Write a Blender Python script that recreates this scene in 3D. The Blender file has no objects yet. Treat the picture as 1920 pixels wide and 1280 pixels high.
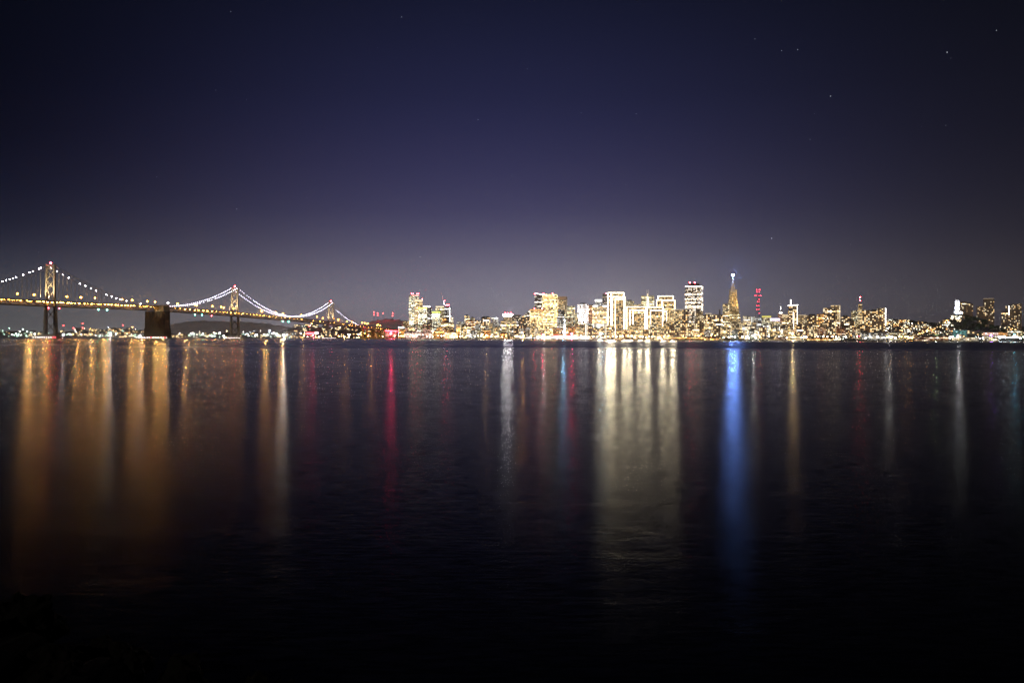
import bpy, math, random
from math import radians, pi, sin, cos, exp, sqrt
from mathutils import Vector, Matrix

random.seed(7)
scene = bpy.context.scene
col = scene.collection
F = 1600.0          # focal length in pixels of the 1920 px photograph
H = 4.0             # eye height over the water
ROLL = 0.0036


def yh(px):
    return 631.0 + ROLL * px


def wx(px, D):
    return (px - 960.0) / F * D


def wz(px, py, D):
    return H + (yh(px) - py) / F * D


def lerp(knots, x):
    if x <= knots[0][0]:
        return knots[0][1]
    for (a, va), (b, vb) in zip(knots, knots[1:]):
        if x <= b:
            return va + (vb - va) * (x - a) / (b - a)
    return knots[-1][1]


SHORE = [(-500, 5300), (560, 5100), (640, 4500), (700, 3900), (760, 3600), (900, 3300), (1060, 2950),
         (1250, 2750), (1500, 2600), (1920, 2450), (2500, 2350)]


def shore(px):
    return lerp(SHORE, px)


RIDGE = [(-500, 50), (40, 48), (90, 20), (120, 50), (280, 62), (330, 14), (400, 36), (460, 34), (520, 40), (545, 78), (575, 92),
         (640, 70), (720, 30), (900, 12), (1300, 22), (1400, 48), (1480, 75), (1560, 92), (1620, 100), (1690, 96),
         (1740, 84), (1790, 74), (1850, 62), (1920, 64), (2500, 40)]


def smooth(t):
    t = max(0.0, min(1.0, t))
    return t * t * (3 - 2 * t)


def terr(px, D):
    s = shore(px)
    z = 2.6
    if px < 640:
        z += (lerp(RIDGE, px) - 3) * smooth((D - s - 80) / 1300)
    else:
        z += (lerp(RIDGE, px) - 3) * smooth((D - s - 260) / 1000)
    # the wooded hill under the floodlit column tower
    X = wx(px, D)
    for (hx, hD, hz, rx, ry) in ((1806, 2780, 72, 92, 120), (1868, 2790, 40, 70, 110), (1775, 2800, 40, 60, 110)):
        dx = (X - wx(hx, hD)) / rx
        dy = (D - hD) / ry
        z = max(z, 2.6 + hz * exp(-(dx * dx + dy * dy) * 0.8))
    return z


# ------------------------------------------------------------------ materials
MATS = {}


def mat(name, base=(0.2, 0.2, 0.2), rough=0.7, metal=0.0, noise=0.25, scale=0.3):
    if name in MATS:
        return MATS[name]
    m = bpy.data.materials.new(name)
    m.use_nodes = True
    nt = m.node_tree
    b = nt.nodes['Principled BSDF']
    b.inputs['Roughness'].default_value = rough
    b.inputs['Metallic'].default_value = metal
    tc = nt.nodes.new('ShaderNodeTexCoord')
    n = nt.nodes.new('ShaderNodeTexNoise')
    n.inputs['Scale'].default_value = scale
    n.inputs['Detail'].default_value = 4
    r = nt.nodes.new('ShaderNodeMapRange')
    r.inputs['To Min'].default_value = 1 - noise
    r.inputs['To Max'].default_value = 1 + noise
    mx = nt.nodes.new('ShaderNodeVectorMath')
    mx.operation = 'SCALE'
    mx.inputs[0].default_value = base
    nt.links.new(tc.outputs['Object'], n.inputs['Vector'])
    nt.links.new(n.outputs['Fac'], r.inputs['Value'])
    nt.links.new(r.outputs['Result'], mx.inputs['Scale'])
    nt.links.new(mx.outputs[0], b.inputs['Base Color'])
    MATS[name] = m
    return m


def emit(name, colr, strength):
    if name in MATS:
        return MATS[name]
    m = bpy.data.materials.new(name)
    m.use_nodes = True
    nt = m.node_tree
    nt.nodes.clear()
    o = nt.nodes.new('ShaderNodeOutputMaterial')
    e = nt.nodes.new('ShaderNodeEmission')
    e.inputs['Color'].default_value = (*colr, 1)
    e.inputs['Strength'].default_value = strength
    nt.links.new(e.outputs[0], o.inputs['Surface'])
    if strength < 18:
        m.cycles.emission_sampling = 'NONE'
    MATS[name] = m
    return m


def facade(name, wall, cw=5.0, fh=4.0, p=0.6, fp=0.15, ca=(1, .7, .35), cb=(1, .95, .85), st=2.0,
           mu=(.12, .88), mv=(.25, .85), pw=2.5):
    """A wall with rows of window openings, some of them lit from inside."""
    if name in MATS:
        return MATS[name]
    m = bpy.data.materials.new(name)
    m.use_nodes = True
    nt = m.node_tree
    N, L = nt.nodes, nt.links
    b = N['Principled BSDF']

    def mt(op, a, c=None, d=None):
        n = N.new('ShaderNodeMath')
        n.operation = op
        for i, v in enumerate((a, c, d)):
            if v is None:
                continue
            if isinstance(v, (int, float)):
                n.inputs[i].default_value = v
            else:
                L.new(v, n.inputs[i])
        return n.outputs[0]
    tc = N.new('ShaderNodeTexCoord')
    oi = N.new('ShaderNodeObjectInfo')
    sp = N.new('ShaderNodeSeparateXYZ')
    L.new(tc.outputs['Object'], sp.inputs[0])
    sn = N.new('ShaderNodeSeparateXYZ')
    L.new(tc.outputs['Normal'], sn.inputs[0])
    side = mt('GREATER_THAN', mt('ABSOLUTE', sn.outputs[0]), 0.7)
    top = mt('LESS_THAN', mt('ABSOLUTE', sn.outputs[2]), 0.5)
    mx = N.new('ShaderNodeMix')
    mx.data_type = 'FLOAT'
    L.new(side, mx.inputs['Factor'])
    L.new(sp.outputs[0], mx.inputs[2])
    L.new(sp.outputs[1], mx.inputs[3])
    u = mt('DIVIDE', mx.outputs[0], cw)
    v = mt('DIVIDE', sp.outputs[2], fh)
    iu, iv = mt('FLOOR', u), mt('FLOOR', v)
    fu, fv = mt('FRACT', u), mt('FRACT', v)
    seed = mt('MULTIPLY_ADD', oi.outputs['Random'], 913.0, mt('MULTIPLY', side, 17.0))
    cv = N.new('ShaderNodeCombineXYZ')
    L.new(iu, cv.inputs[0])
    L.new(iv, cv.inputs[1])
    L.new(seed, cv.inputs[2])
    wn = N.new('ShaderNodeTexWhiteNoise')
    wn.noise_dimensions = '3D'
    L.new(cv.outputs[0], wn.inputs['Vector'])
    sc = N.new('ShaderNodeSeparateColor')
    L.new(wn.outputs['Color'], sc.inputs[0])
    cf = N.new('ShaderNodeCombineXYZ')
    L.new(iv, cf.inputs[0])
    L.new(seed, cf.inputs[1])
    wf = N.new('ShaderNodeTexWhiteNoise')
    wf.noise_dimensions = '2D'
    L.new(cf.outputs[0], wf.inputs['Vector'])
    floorlit = mt('LESS_THAN', wf.outputs['Value'], fp)
    thr = mt('MULTIPLY_ADD', floorlit, 0.6, p)
    lit = mt('LESS_THAN', wn.outputs['Value'], thr)
    mask = mt('MULTIPLY', mt('MULTIPLY', mt('GREATER_THAN', fu, mu[0]), mt('LESS_THAN', fu, mu[1])),
              mt('MULTIPLY', mt('GREATER_THAN', fv, mv[0]), mt('LESS_THAN', fv, mv[1])))
    mask = mt('MULTIPLY', mask, top)
    br = mt('MULTIPLY_ADD', mt('POWER', sc.outputs[0], pw), 3.2, 0.42)
    br = mt('MULTIPLY', br, mt('MULTIPLY_ADD', floorlit, 0.8, 1.0))
    es = mt('MULTIPLY', mt('MULTIPLY', mt('MULTIPLY', lit, mask), br), st)
    cm = N.new('ShaderNodeMix')
    cm.data_type = 'RGBA'
    L.new(mt('POWER', sc.outputs[1], 1.2), cm.inputs['Factor'])
    cm.inputs[6].default_value = (*ca, 1)
    cm.inputs[7].default_value = (*cb, 1)
    # wall colour, glass darker
    wm = N.new('ShaderNodeMix')
    wm.data_type = 'RGBA'
    L.new(mask, wm.inputs['Factor'])
    nz = N.new('ShaderNodeTexNoise')
    nz.inputs['Scale'].default_value = 0.12
    L.new(tc.outputs['Object'], nz.inputs['Vector'])
    vs = N.new('ShaderNodeVectorMath')
    vs.operation = 'SCALE'
    vs.inputs[0].default_value = wall
    L.new(mt('MULTIPLY_ADD', nz.outputs['Fac'], 0.6, 0.7), vs.inputs['Scale'])
    L.new(vs.outputs[0], wm.inputs[6])
    wm.inputs[7].default_value = (0.03, 0.03, 0.035, 1)
    L.new(wm.outputs[2], b.inputs['Base Color'])
    L.new(cm.outputs[2], b.inputs['Emission Color'])
    L.new(es, b.inputs['Emission Strength'])
    b.inputs['Roughness'].default_value = 0.6
    m.cycles.emission_sampling = 'NONE'
    MATS[name] = m
    return m


WARM, AMB, WHT, COOL = (1, .62, .25), (1, .45, .10), (1, .92, .78), (.8, .95, 1)
ST = {
    'gold': lambda: facade('wall_golden', (.42, .28, .12), 5, 4.2, .92, .3, (1, .58, .18), (1, .85, .5), 1.15, (.08, .92), (.15, .9), 2),
    'goldbright': lambda: facade('wall_golden_bright', (.5, .36, .18), 5.5, 5, .86, .3, (1, .62, .2), (1, .86, .5), 1.0, (.08, .92), (.12, .92), 1.5),
    'cream': lambda: facade('wall_cream', (.42, .34, .22), 5.5, 4.4, .62, .22, (1, .62, .22), (1, .86, .55), 2.1, pw=3),
    'white': lambda: facade('wall_white', (.5, .48, .42), 5, 4, .8, .3, (1, .72, .36), (1, .95, .8), 2.0, (.15, .85), (.2, .85), 3),
    'glass': lambda: facade('wall_glass', (.16, .17, .17), 4.5, 4, .68, .22, (1, .78, .4), (.95, 1, .85), 1.9, (.05, .95), (.15, .9), 3),
    'olive': lambda: facade('wall_olive', (.3, .27, .14), 5, 4, .62, .12, (1, .7, .3), (.95, 1, .8), 1.4),
    'brown': lambda: facade('wall_brown', (.24, .15, .07), 5.5, 4.6, .62, .10, (1, .56, .16), (1, .85, .5), 2.2, (.1, .9), (.2, .85), 4),
    'umber': lambda: facade('wall_umber', (.14, .09, .06), 6.5, 5.2, .36, .05, (1, .58, .22), (1, .88, .6), 4.0, pw=3.5),
    'brick': lambda: facade('wall_brick', (.5, .17, .06), 5.5, 4, .42, .15, (1, .55, .2), (1, .92, .75), 1.3),
    'dark': lambda: facade('wall_dark', (.05, .045, .05), 5.5, 4.2, .28, .12, (1, .8, .5), (.9, .95, 1), 2.0),
    'tan': lambda: facade('wall_tan', (.45, .34, .2), 5.5, 4.6, .45, .06, (1, .66, .28), (1, .88, .6), 2.0, pw=3),
    'grey': lambda: facade('wall_grey', (.25, .25, .25), 5, 4, .5, .12, (1, .85, .6), (.85, .95, 1), 1.4),
    'ribbon': lambda: facade('wall_ribbon', (.4, .3, .26), 4.5, 8.5, .95, .6, (1, .85, .75), (.95, .95, 1), 1.9, (.3, .85), (.2, .9), 1),
    'fins': lambda: facade('wall_fins', (.42, .4, .34), 4.5, 60, .95, .2, (1, .85, .6), (.9, 1, 1), .55, (.45, .95), (.03, .97), 1),
    'apart': lambda: facade('wall_apartment', (.27, .17, .08), 6.5, 5, .42, .0, (1, .58, .18), (1, .9, .62), 4.2, (.15, .85), (.2, .85), 3.5),
    'dim': lambda: facade('wall_dim_apartment', (.24, .15, .07), 5, 4.4, .15, .03, (1, .6, .22), (1, .9, .65), 3.4, (.15, .85), (.2, .85), 3.5),
    'teal': lambda: facade('wall_teal', (.08, .35, .36), 5, 4, .5, .0, (.2, .8, .8), (.6, 1, 1), .6),
    'pink': lambda: facade('wall_pink', (.5, .25, .18), 5, 4, .65, .2, (1, .55, .35), (1, .9, .85), 1.6),
    'orange': lambda: facade('wall_orange', (.6, .25, .06), 6, 5, .5, .2, (1, .42, .07), (1, .7, .3), 1.5),
    'red': lambda: facade('wall_red', (.4, .08, .05), 5, 4, .5, .2, (1, .3, .15), (1, .8, .7), 1.5),
    'pyramid': lambda: facade('wall_pyramid', (.58, .42, .2), 5, 5, .55, .1, (1, .66, .22), (1, .9, .55), 1.5, (.15, .85), (.3, .8), 3),
}
HOUSE = [facade('house_wall_a', (.22, .16, .1), 4.2, 3.4, .42, 0, (1, .55, .18), (1, .9, .6), 9.0, pw=2),
         facade('house_wall_b', (.3, .26, .2), 4.2, 3.4, .32, 0, (1, .8, .5), (.9, 1, .85), 10.0, pw=2),
         facade('house_wall_c', (.2, .09, .04), 4.2, 3.4, .36, 0, (1, .42, .1), (1, .75, .35), 9.0, pw=2),
         facade('house_wall_d', (.1, .09, .08), 4.2, 3.4, .22, 0, (1, .7, .3), (1, 1, .9), 10.0, pw=2)]
M_ROOF = mat('roof_dark', (.05, .045, .045), .8)
M_CONC = mat('concrete', (.28, .25, .2), .85, scale=.15)
M_STEEL = mat('silver_paint', (.20, .19, .17), .6, scale=.08)
M_STEELD = mat('deck_steel', (.14, .10, .06), .6)
M_ASPH = mat('asphalt', (.05, .05, .05), .9)
M_CABLE = mat('cable_grey', (.3, .29, .27), .5)
M_MAST = mat('mast_steel', (.15, .13, .13), .5)
M_BARK = mat('bark', (.05, .035, .025), .9, scale=2)
M_LEAF = mat('leaves', (.05, .065, .03), .8, scale=.6)
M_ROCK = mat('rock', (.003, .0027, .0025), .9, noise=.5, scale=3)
M_LAND = mat('city_ground', (.05, .045, .04), .95, scale=.02)
M_HILL = mat('hill_haze_tone', (.6, .58, .66), .95, scale=.002)  # pale violet base colour stands in for haze over the ridges

E_SOD = emit('sodium_lamp', (1, .40, .045), 45)
E_CAB = emit('cable_lamp', (.80, .80, 1.0), 30)
E_CABN = emit('cable_lamp_near', (.95, .97, 1.0), 70)
E_DECK = emit('deck_lamp', (1, .46, .08), 110)
E_RED = emit('red_beacon', (1, .04, .06), 120)
E_REDS = emit('red_sign', (1, .05, .07), 22)
E_GREEN = emit('green_signal', (.1, 1, .65), 60)
E_BLUE = emit('blue_beacon', (.15, .32, 1), 1500)
E_TRIM = emit('white_outline', (1, .86, .60), 13)
E_COOLT = emit('cool_trim', (.9, .95, 1), 9)
E_CROWN = emit('crown_white', (1, .97, .92), 9)
E_YEL = emit('crown_yellow', (.80, 1, .12), 2.2)
E_CREAM = emit('crown_cream', (1, .78, .5), 1.3)
E_FEND = emit('fender_lamp', (.95, .95, 1), 22)
LAMPE = {
    'sod': emit('lamp_sodium', (1, .45, .09), 110),
    'warm': emit('lamp_warm', (1, .70, .34), 70),
    'white': emit('lamp_white', (1, .92, .76), 70),
    'cool': emit('lamp_cool', (.72, .92, 1), 70),
    'red': emit('lamp_red', (1, .05, .10), 90),
    'violet': emit('lamp_violet', (.5, .2, 1), 70),
    'green': emit('lamp_green', (.4, 1, .6), 130),
    'flood': emit('lamp_flood', (1, .97, .88), 260),
    'teal': emit('lamp_teal', (.15, .75, .9), 90),
    'cyan': emit('lamp_cyan', (.25, .75, 1), 200),
}


# ------------------------------------------------------------------ mesh tools
class MB:
    def __init__(self):
        self.v, self.f, self.m = [], [], []

    def add(self, vs, fs, mi=0):
        b = len(self.v)
        self.v += [tuple(p) for p in vs]
        self.f += [tuple(b + i for i in f) for f in fs]
        self.m += [mi] * len(fs)

    def box(self, x0, x1, y0, y1, z0, z1, mi=0, M=None):
        vs = [Vector((x, y, z)) for z in (z0, z1) for (x, y) in ((x0, y0), (x1, y0), (x1, y1), (x0, y1))]
        if M:
            vs = [M @ p for p in vs]
        self.add(vs, [(3, 2, 1, 0), (4, 5, 6, 7), (0, 1, 5, 4), (1, 2, 6, 5), (2, 3, 7, 6), (3, 0, 4, 7)], mi)

    def beam(self, p, q, w, h=None, mi=0, up=Vector((0, 0, 1))):
        h = h or w
        p, q = Vector(p), Vector(q)
        d = (q - p).normalized()
        s = d.cross(up)
        if s.length < 1e-4:
            s = d.cross(Vector((1, 0, 0)))
        s.normalize()
        u = s.cross(d).normalized()
        vs = []
        for c in (p, q):
            for (a, b) in ((-1, -1), (1, -1), (1, 1), (-1, 1)):
                vs.append(c + s * a * w / 2 + u * b * h / 2)
        self.add(vs, [(0, 1, 2, 3), (7, 6, 5, 4), (0, 4, 5, 1), (1, 5, 6, 2), (2, 6, 7, 3), (3, 7, 4, 0)], mi)

    def frust(self, rings, n=4, rot=pi / 4, mi=0, c=(0, 0)):
        """rings: (z, rx, ry)"""
        b0 = len(self.v)
        for (z, rx, ry) in rings:
            for i in range(n):
                a = rot + 2 * pi * i / n
                self.v.append((c[0] + rx * cos(a), c[1] + ry * sin(a), z))
        for k in range(len(rings) - 1):
            for i in range(n):
                j = (i + 1) % n
                self.f.append((b0 + k * n + i, b0 + k * n + j, b0 + (k + 1) * n + j, b0 + (k + 1) * n + i))
                self.m.append(mi)
        self.f.append(tuple(b0 + i for i in reversed(range(n))))
        self.m.append(mi)
        self.f.append(tuple(b0 + (len(rings) - 1) * n + i for i in range(n)))
        self.m.append(mi)

    def ball(self, c, r, mi=0):
        t = (1 + sqrt(5)) / 2
        k = r / sqrt(1 + t * t)
        vs = [(-1, t, 0), (1, t, 0), (-1, -t, 0), (1, -t, 0), (0, -1, t), (0, 1, t), (0, -1, -t), (0, 1, -t),
              (t, 0, -1), (t, 0, 1), (-t, 0, -1), (-t, 0, 1)]
        fs = [(0, 11, 5), (0, 5, 1), (0, 1, 7), (0, 7, 10), (0, 10, 11), (1, 5, 9), (5, 11, 4), (11, 10, 2),
              (10, 7, 6), (7, 1, 8), (3, 9, 4), (3, 4, 2), (3, 2, 6), (3, 6, 8), (3, 8, 9), (4, 9, 5), (2, 4, 11),
              (6, 2, 10), (8, 6, 7), (9, 8, 1)]
        self.add([(c[0] + a * k, c[1] + b * k, c[2] + d * k) for a, b, d in vs], fs, mi)

    def mesh(self, name, mats):
        me = bpy.data.meshes.new(name)
        me.from_pydata(self.v, [], self.f)
        for m in (mats if isinstance(mats, (list, tuple)) else [mats]):
            me.materials.append(m)
        me.polygons.foreach_set('material_index', self.m)
        me.update()
        return me

    def build(self, name, mats, parent=None, loc=None):
        o = bpy.data.objects.new(name, self.mesh(name, mats))
        col.objects.link(o)
        if parent:
            o.parent = parent
        if loc:
            o.location = loc
        return o


def inst(name, me, parent=None, loc=(0, 0, 0), rz=0, sc=None):
    o = bpy.data.objects.new(name, me)
    col.objects.link(o)
    o.location = loc
    o.rotation_euler = (0, 0, rz)
    if sc:
        o.scale = sc
    if parent:
        o.parent = parent
    return o


def thing(name, label, cat, loc=(0, 0, 0), rz=0, group=None):
    o = bpy.data.objects.new(name, None)
    col.objects.link(o)
    o.location = loc
    o.rotation_euler = (0, 0, rz)
    return tag(o, label, cat, group)


def tag(o, label, cat, group=None):
    o['label'] = label
    o['category'] = cat
    if group:
        o['group'] = group
    return o


def struct(o):
    o['kind'] = 'structure'
    return o


def dup(root, loc, rz=0, label=None):
    r = root.copy()
    col.objects.link(r)
    r.location = loc
    r.rotation_euler = (0, 0, rz)
    if label:
        r['label'] = label
    for ch in list(root.children):
        c = ch.copy()
        col.objects.link(c)
        c.parent = r
    return r


# ------------------------------------------------------------------ water
def make_water():
    mb = MB()
    mb.add([(-30000, -300, 0), (30000, -300, 0), (30000, 40000, 0), (-30000, 40000, 0)], [(0, 1, 2, 3)])
    m = bpy.data.materials.new('bay_water')
    m.use_nodes = True
    N, L = m.node_tree.nodes, m.node_tree.links
    N.clear()
    out = N.new('ShaderNodeOutputMaterial')
    tc = N.new('ShaderNodeTexCoord')

    def noise(sx, sy, rot, detail, rough=.55, dist=0):
        mp = N.new('ShaderNodeMapping')
        mp.inputs['Scale'].default_value = (sx, sy, 1)
        mp.inputs['Rotation'].default_value = (0, 0, rot)
        n = N.new('ShaderNodeTexNoise')
        n.noise_dimensions = '2D'
        n.inputs['Scale'].default_value = 1
        n.inputs['Detail'].default_value = detail
        n.inputs['Roughness'].default_value = rough
        n.inputs['Distortion'].default_value = dist
        L.new(tc.outputs['Object'], mp.inputs['Vector'])
        L.new(mp.outputs[0], n.inputs['Vector'])
        return n.outputs['Fac']
    b2 = N.new('ShaderNodeBump')
    b2.inputs['Strength'].default_value = 1.0
    b2.inputs['Distance'].default_value = WAVE1
    L.new(noise(.16, .55, .05, 9, .66, .3), b2.inputs['Height'])
    # wind patches: wide streaks of smoother and rougher water
    mr = N.new('ShaderNodeMapRange')
    mr.inputs['From Min'].default_value = .3
    mr.inputs['From Max'].default_value = .7
    mr.inputs['To Min'].default_value = WR0
    mr.inputs['To Max'].default_value = WR1
    L.new(noise(.0012, .012, .02, 3), mr.inputs['Value'])
    g = N.new('ShaderNodeBsdfAnisotropic')
    g.distribution = 'BECKMANN'
    g.inputs['Color'].default_value = (.93, .95, 1, 1)
    # a ruffled band of water some hundred metres off
    spx = N.new('ShaderNodeSeparateXYZ')
    L.new(tc.outputs['Object'], spx.inputs[0])

    def mr_(src, a, b, c, d, smoothit=True):
        n_ = N.new('ShaderNodeMapRange')
        if smoothit:
            n_.interpolation_type = 'SMOOTHSTEP'
        for k_, v_ in zip(('From Min', 'From Max', 'To Min', 'To Max'), (a, b, c, d)):
            n_.inputs[k_].default_value = v_
        L.new(src, n_.inputs['Value'])
        return n_.outputs[0]

    def mm_(a, b, op='MULTIPLY'):
        n_ = N.new('ShaderNodeMath')
        n_.operation = op
        for i_, v_ in enumerate((a, b)):
            if isinstance(v_, (int, float)):
                n_.inputs[i_].default_value = v_
            else:
                L.new(v_, n_.inputs[i_])
        return n_.outputs[0]
    band = mm_(mr_(spx.outputs[1], 260, 420, 0, 1), mr_(spx.outputs[1], 1100, 1700, 1, 0))
    band = mm_(band, mr_(spx.outputs[0], -250, 150, .25, 1))
    band = mm_(band, mr_(noise(.004, .02, .1, 3), .38, .58, .35, 1))
    band = mm_(band, RUFF)
    L.new(mm_(mr.outputs[0], band, 'ADD'), g.inputs['Roughness'])
    L.new(b2.outputs[0], g.inputs['Normal'])
    g.inputs['Anisotropy'].default_value = WAN
    cx_ = N.new('ShaderNodeCombineXYZ')
    cx_.inputs[0].default_value = 1
    cx_.inputs[1].default_value = WROT * 4
    L.new(cx_.outputs[0], g.inputs['Tangent'])
    # light and shade of fine wavelets, put into the reflection colour as noise
    gf = noise(.22, 1.3, .04, 12, .78, .2)
    gm = noise(.5, 2.8, .03, 10, .78, .2)
    gn = noise(1.5, 8, .05, 8, .74, .2)

    def blend(f_, a_, b_):
        n_ = N.new('ShaderNodeMix')
        n_.data_type = 'FLOAT'
        L.new(f_, n_.inputs['Factor'])
        L.new(a_, n_.inputs[2])
        L.new(b_, n_.inputs[3])
        return n_.outputs[0]
    gr = blend(mr_(spx.outputs[1], 28, 60, 0, 1), gn, gm)
    gr = blend(mr_(spx.outputs[1], 70, 150, 0, 1), gr, gf)
    tint = N.new('ShaderNodeMix')
    tint.data_type = 'RGBA'
    L.new(mr_(gr, .41, .59, 0, 1, False), tint.inputs['Factor'])
    tint.inputs[6].default_value = (.3, .3, .33, 1)
    tint.inputs[7].default_value = (1, 1, 1, 1)
    L.new(tint.outputs[2], g.inputs['Color'])
    fr = N.new('ShaderNodeFresnel')
    fr.inputs['IOR'].default_value = 1.33
    fm = N.new('ShaderNodeMath')
    fm.operation = 'MULTIPLY'
    fm.inputs[1].default_value = WFR
    L.new(mm_(fr.outputs[0], 1.6, 'POWER'), fm.inputs[0])
    d = N.new('ShaderNodeBsdfDiffuse')
    d.inputs['Color'].default_value = (.003, .004, .007, 1)
    mix = N.new('ShaderNodeMixShader')
    L.new(fm.outputs[0], mix.inputs[0])
    L.new(d.outputs[0], mix.inputs[1])
    L.new(g.outputs[0], mix.inputs[2])
    L.new(mix.outputs[0], out.inputs['Surface'])
    struct(mb.build('water', m))


RUFF = .17
WAVE1, WR0, WR1, WFR, WAN, WROT = 0.015, .20, .24, .95, .19, .01
make_water()

# ------------------------------------------------------------------ land
def make_land():
    rows = [0, 6, 60, 160, 300, 450, 600, 750, 900, 1050, 1250, 1500, 1900, 2600, 4500]
    pxs = [-500 + 10 * i for i in range(301)]
    vs, fs = [], []
    for r in rows:
        for px in pxs:
            D = shore(px) + r
            z = terr(px, D)
            if r == 0:
                z = -1
            if r > 1500:
                z *= 0.8
            vs.append((wx(px, D), D, z))
    vs += [(wx(px, shore(px) + .01), shore(px) + .01, 2.6) for px in pxs]
    n = len(pxs)
    tb = len(rows) * n
    for i in range(n - 1):
        fs.append((i, i + 1, tb + i + 1, tb + i))
        fs.append((tb + i, tb + i + 1, n + i + 1, n + i))
        for k in range(1, len(rows) - 1):
            fs.append((k * n + i, k * n + i + 1, (k + 1) * n + i + 1, (k + 1) * n + i))
    mb = MB()
    mb.add(vs, fs)
    o = struct(mb.build('city_ground', M_LAND))
    for p in o.data.polygons:
        p.use_smooth = True


make_land()


def hill(name, prof, D, depth):
    """a far ridge: prof = (px, py) of its crest"""
    mb = MB()
    n = 80
    x0, x1 = prof[0][0], prof[-1][0]
    rows = [(-depth, 0), (-depth * .6, .35), (-depth * .3, .75), (0, 1), (depth * .4, .6), (depth, 0)]
    vs = []
    for (dy, k) in rows:
        for i in range(n + 1):
            px = x0 + (x1 - x0) * i / n
            z = max(0, wz(px, lerp(prof, px), D))
            z *= k * (1 + .02 * sin(px * .9) + .015 * sin(px * 2.3 + 1)) if k else 0
            vs.append((wx(px, D), D + dy, z - 1))
    fs = [(r * (n + 1) + i, r * (n + 1) + i + 1, (r + 1) * (n + 1) + i + 1, (r + 1) * (n + 1) + i)
          for r in range(len(rows) - 1) for i in range(n)]
    mb.add(vs, fs)
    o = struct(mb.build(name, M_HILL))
    for p in o.data.polygons:
        p.use_smooth = True


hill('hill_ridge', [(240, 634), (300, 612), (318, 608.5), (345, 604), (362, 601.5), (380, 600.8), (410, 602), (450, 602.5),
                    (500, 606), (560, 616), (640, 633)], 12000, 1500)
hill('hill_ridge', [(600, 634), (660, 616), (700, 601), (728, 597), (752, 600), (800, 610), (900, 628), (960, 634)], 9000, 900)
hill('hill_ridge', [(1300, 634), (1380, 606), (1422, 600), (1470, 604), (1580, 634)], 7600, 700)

# ------------------------------------------------------------------ bridge
A = Vector((-968, 1790, 0))
DIR = Vector((278, 1460, 0)).normalized()
PERP = Vector((DIR.y, -DIR.x, 0))


def B(s, o=0, z=0):
    return A + DIR * s + PERP * o + Vector((0, 0, z))


def s_of(px):
    t = (px - 960) / F
    return (t * A.y - A.x) / (DIR.x - t * DIR.y)


DECKZ = [(-1100, 55), (-704, 66), (-137, 72.3), (0, 72.8), (280, 76), (377, 76), (763, 73), (870, 70.5), (1157, 66.5),
         (1486, 59), (1849, 48), (2250, 38)]
HW = 11.0


def dz(s):
    return lerp(DECKZ, s)


bridge = thing('suspension_bridge',
               'long double deck suspension bridge with lit cables and three cross braced towers over the bay', 'bridge',
               B(0))
INVB = Matrix.Translation(-B(0))


def L2(p):
    return INVB @ Vector(p)


def bb(s, o=0, z=0):
    return L2(B(s, o, z))


S_END = 2250
TOWERS = [(-704, 152), (0, 153.5), (763, 151), (1486, 139)]
W6, W5, W4, W3, W2, W1 = -704, 0, 377, 763, 1486, 1849
step = 12.0
knots = []
s = W6 - 200
while s < S_END:
    knots.append(s)
    s += step


def deck(name, zoff, th, half, m):
    mb = MB()
    for a, b_ in zip(knots[::4], knots[4::4]):
        vs = []
        for t in (a, b_):
            z = dz(t) + zoff
            for (o, q) in ((-half, 0), (half, 0), (half, th), (-half, th)):
                vs.append(bb(t, o, z + q))
        mb.add(vs, [(0, 1, 5, 4), (1, 2, 6, 5), (2, 3, 7, 6), (3, 0, 4, 7)])
    return mb.build(name, m, bridge)


deck('upper_deck', 4.6, 1.4, HW + 1.0, M_ASPH)['label'] = 'upper road deck'
deck('lower_deck', -5.6, 1.4, HW, M_ASPH)['label'] = 'lower road deck'
for sd in (-1, 1):
    tr = MB()
    rl = MB()
    for i, (a, b_) in enumerate(zip(knots, knots[1:])):
        za, zb = dz(a), dz(b_)
        o = sd * (HW + .8)
        tr.beam(bb(a, o, za + 4.6), bb(b_, o, zb + 4.6), 1.0, 1.7)
        tr.beam(bb(a, o, za - 5.2), bb(b_, o, zb - 5.2), 1.0, 1.6)
        tr.beam(bb(a, o, za - 5), bb(a, o, za + 4.5), .9)
        if i % 2:
            tr.beam(bb(a, o, za - 4.8), bb(b_, o, zb + 4.3), .9)
        else:
            tr.beam(bb(a, o, za + 4.3), bb(b_, o, zb - 4.8), .9)
        rl.beam(bb(a, o, za + 6.9), bb(b_, o, zb + 6.9), .25, .3)
        rl.beam(bb(a, o, za + 5.9), bb(a, o, za + 6.8), .3)
    tr.build('stiffening_truss', M_STEELD, bridge)
    rl.build('railing', M_STEEL, bridge)
# rows of lamps of the lower deck, hung under the upper deck
dm = MB()
dm.box(-.6, .6, -1.8, 1.8, -.5, 0)
dme = dm.mesh('deck_lamp', E_DECK)
s = -250
n = 0
while s < 2200:
    for o in ((-7.5,) if s > 1000 else (-7.5, 7.5)):
        if random.random() < .86:
            ob = inst('deck_light', dme, bridge, bb(s + random.uniform(-3, 3), o, dz(s) + 4.3), 0)
            n += 1
    s += 11.5 if s < 350 else 22 if s < 1000 else 32

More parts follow.
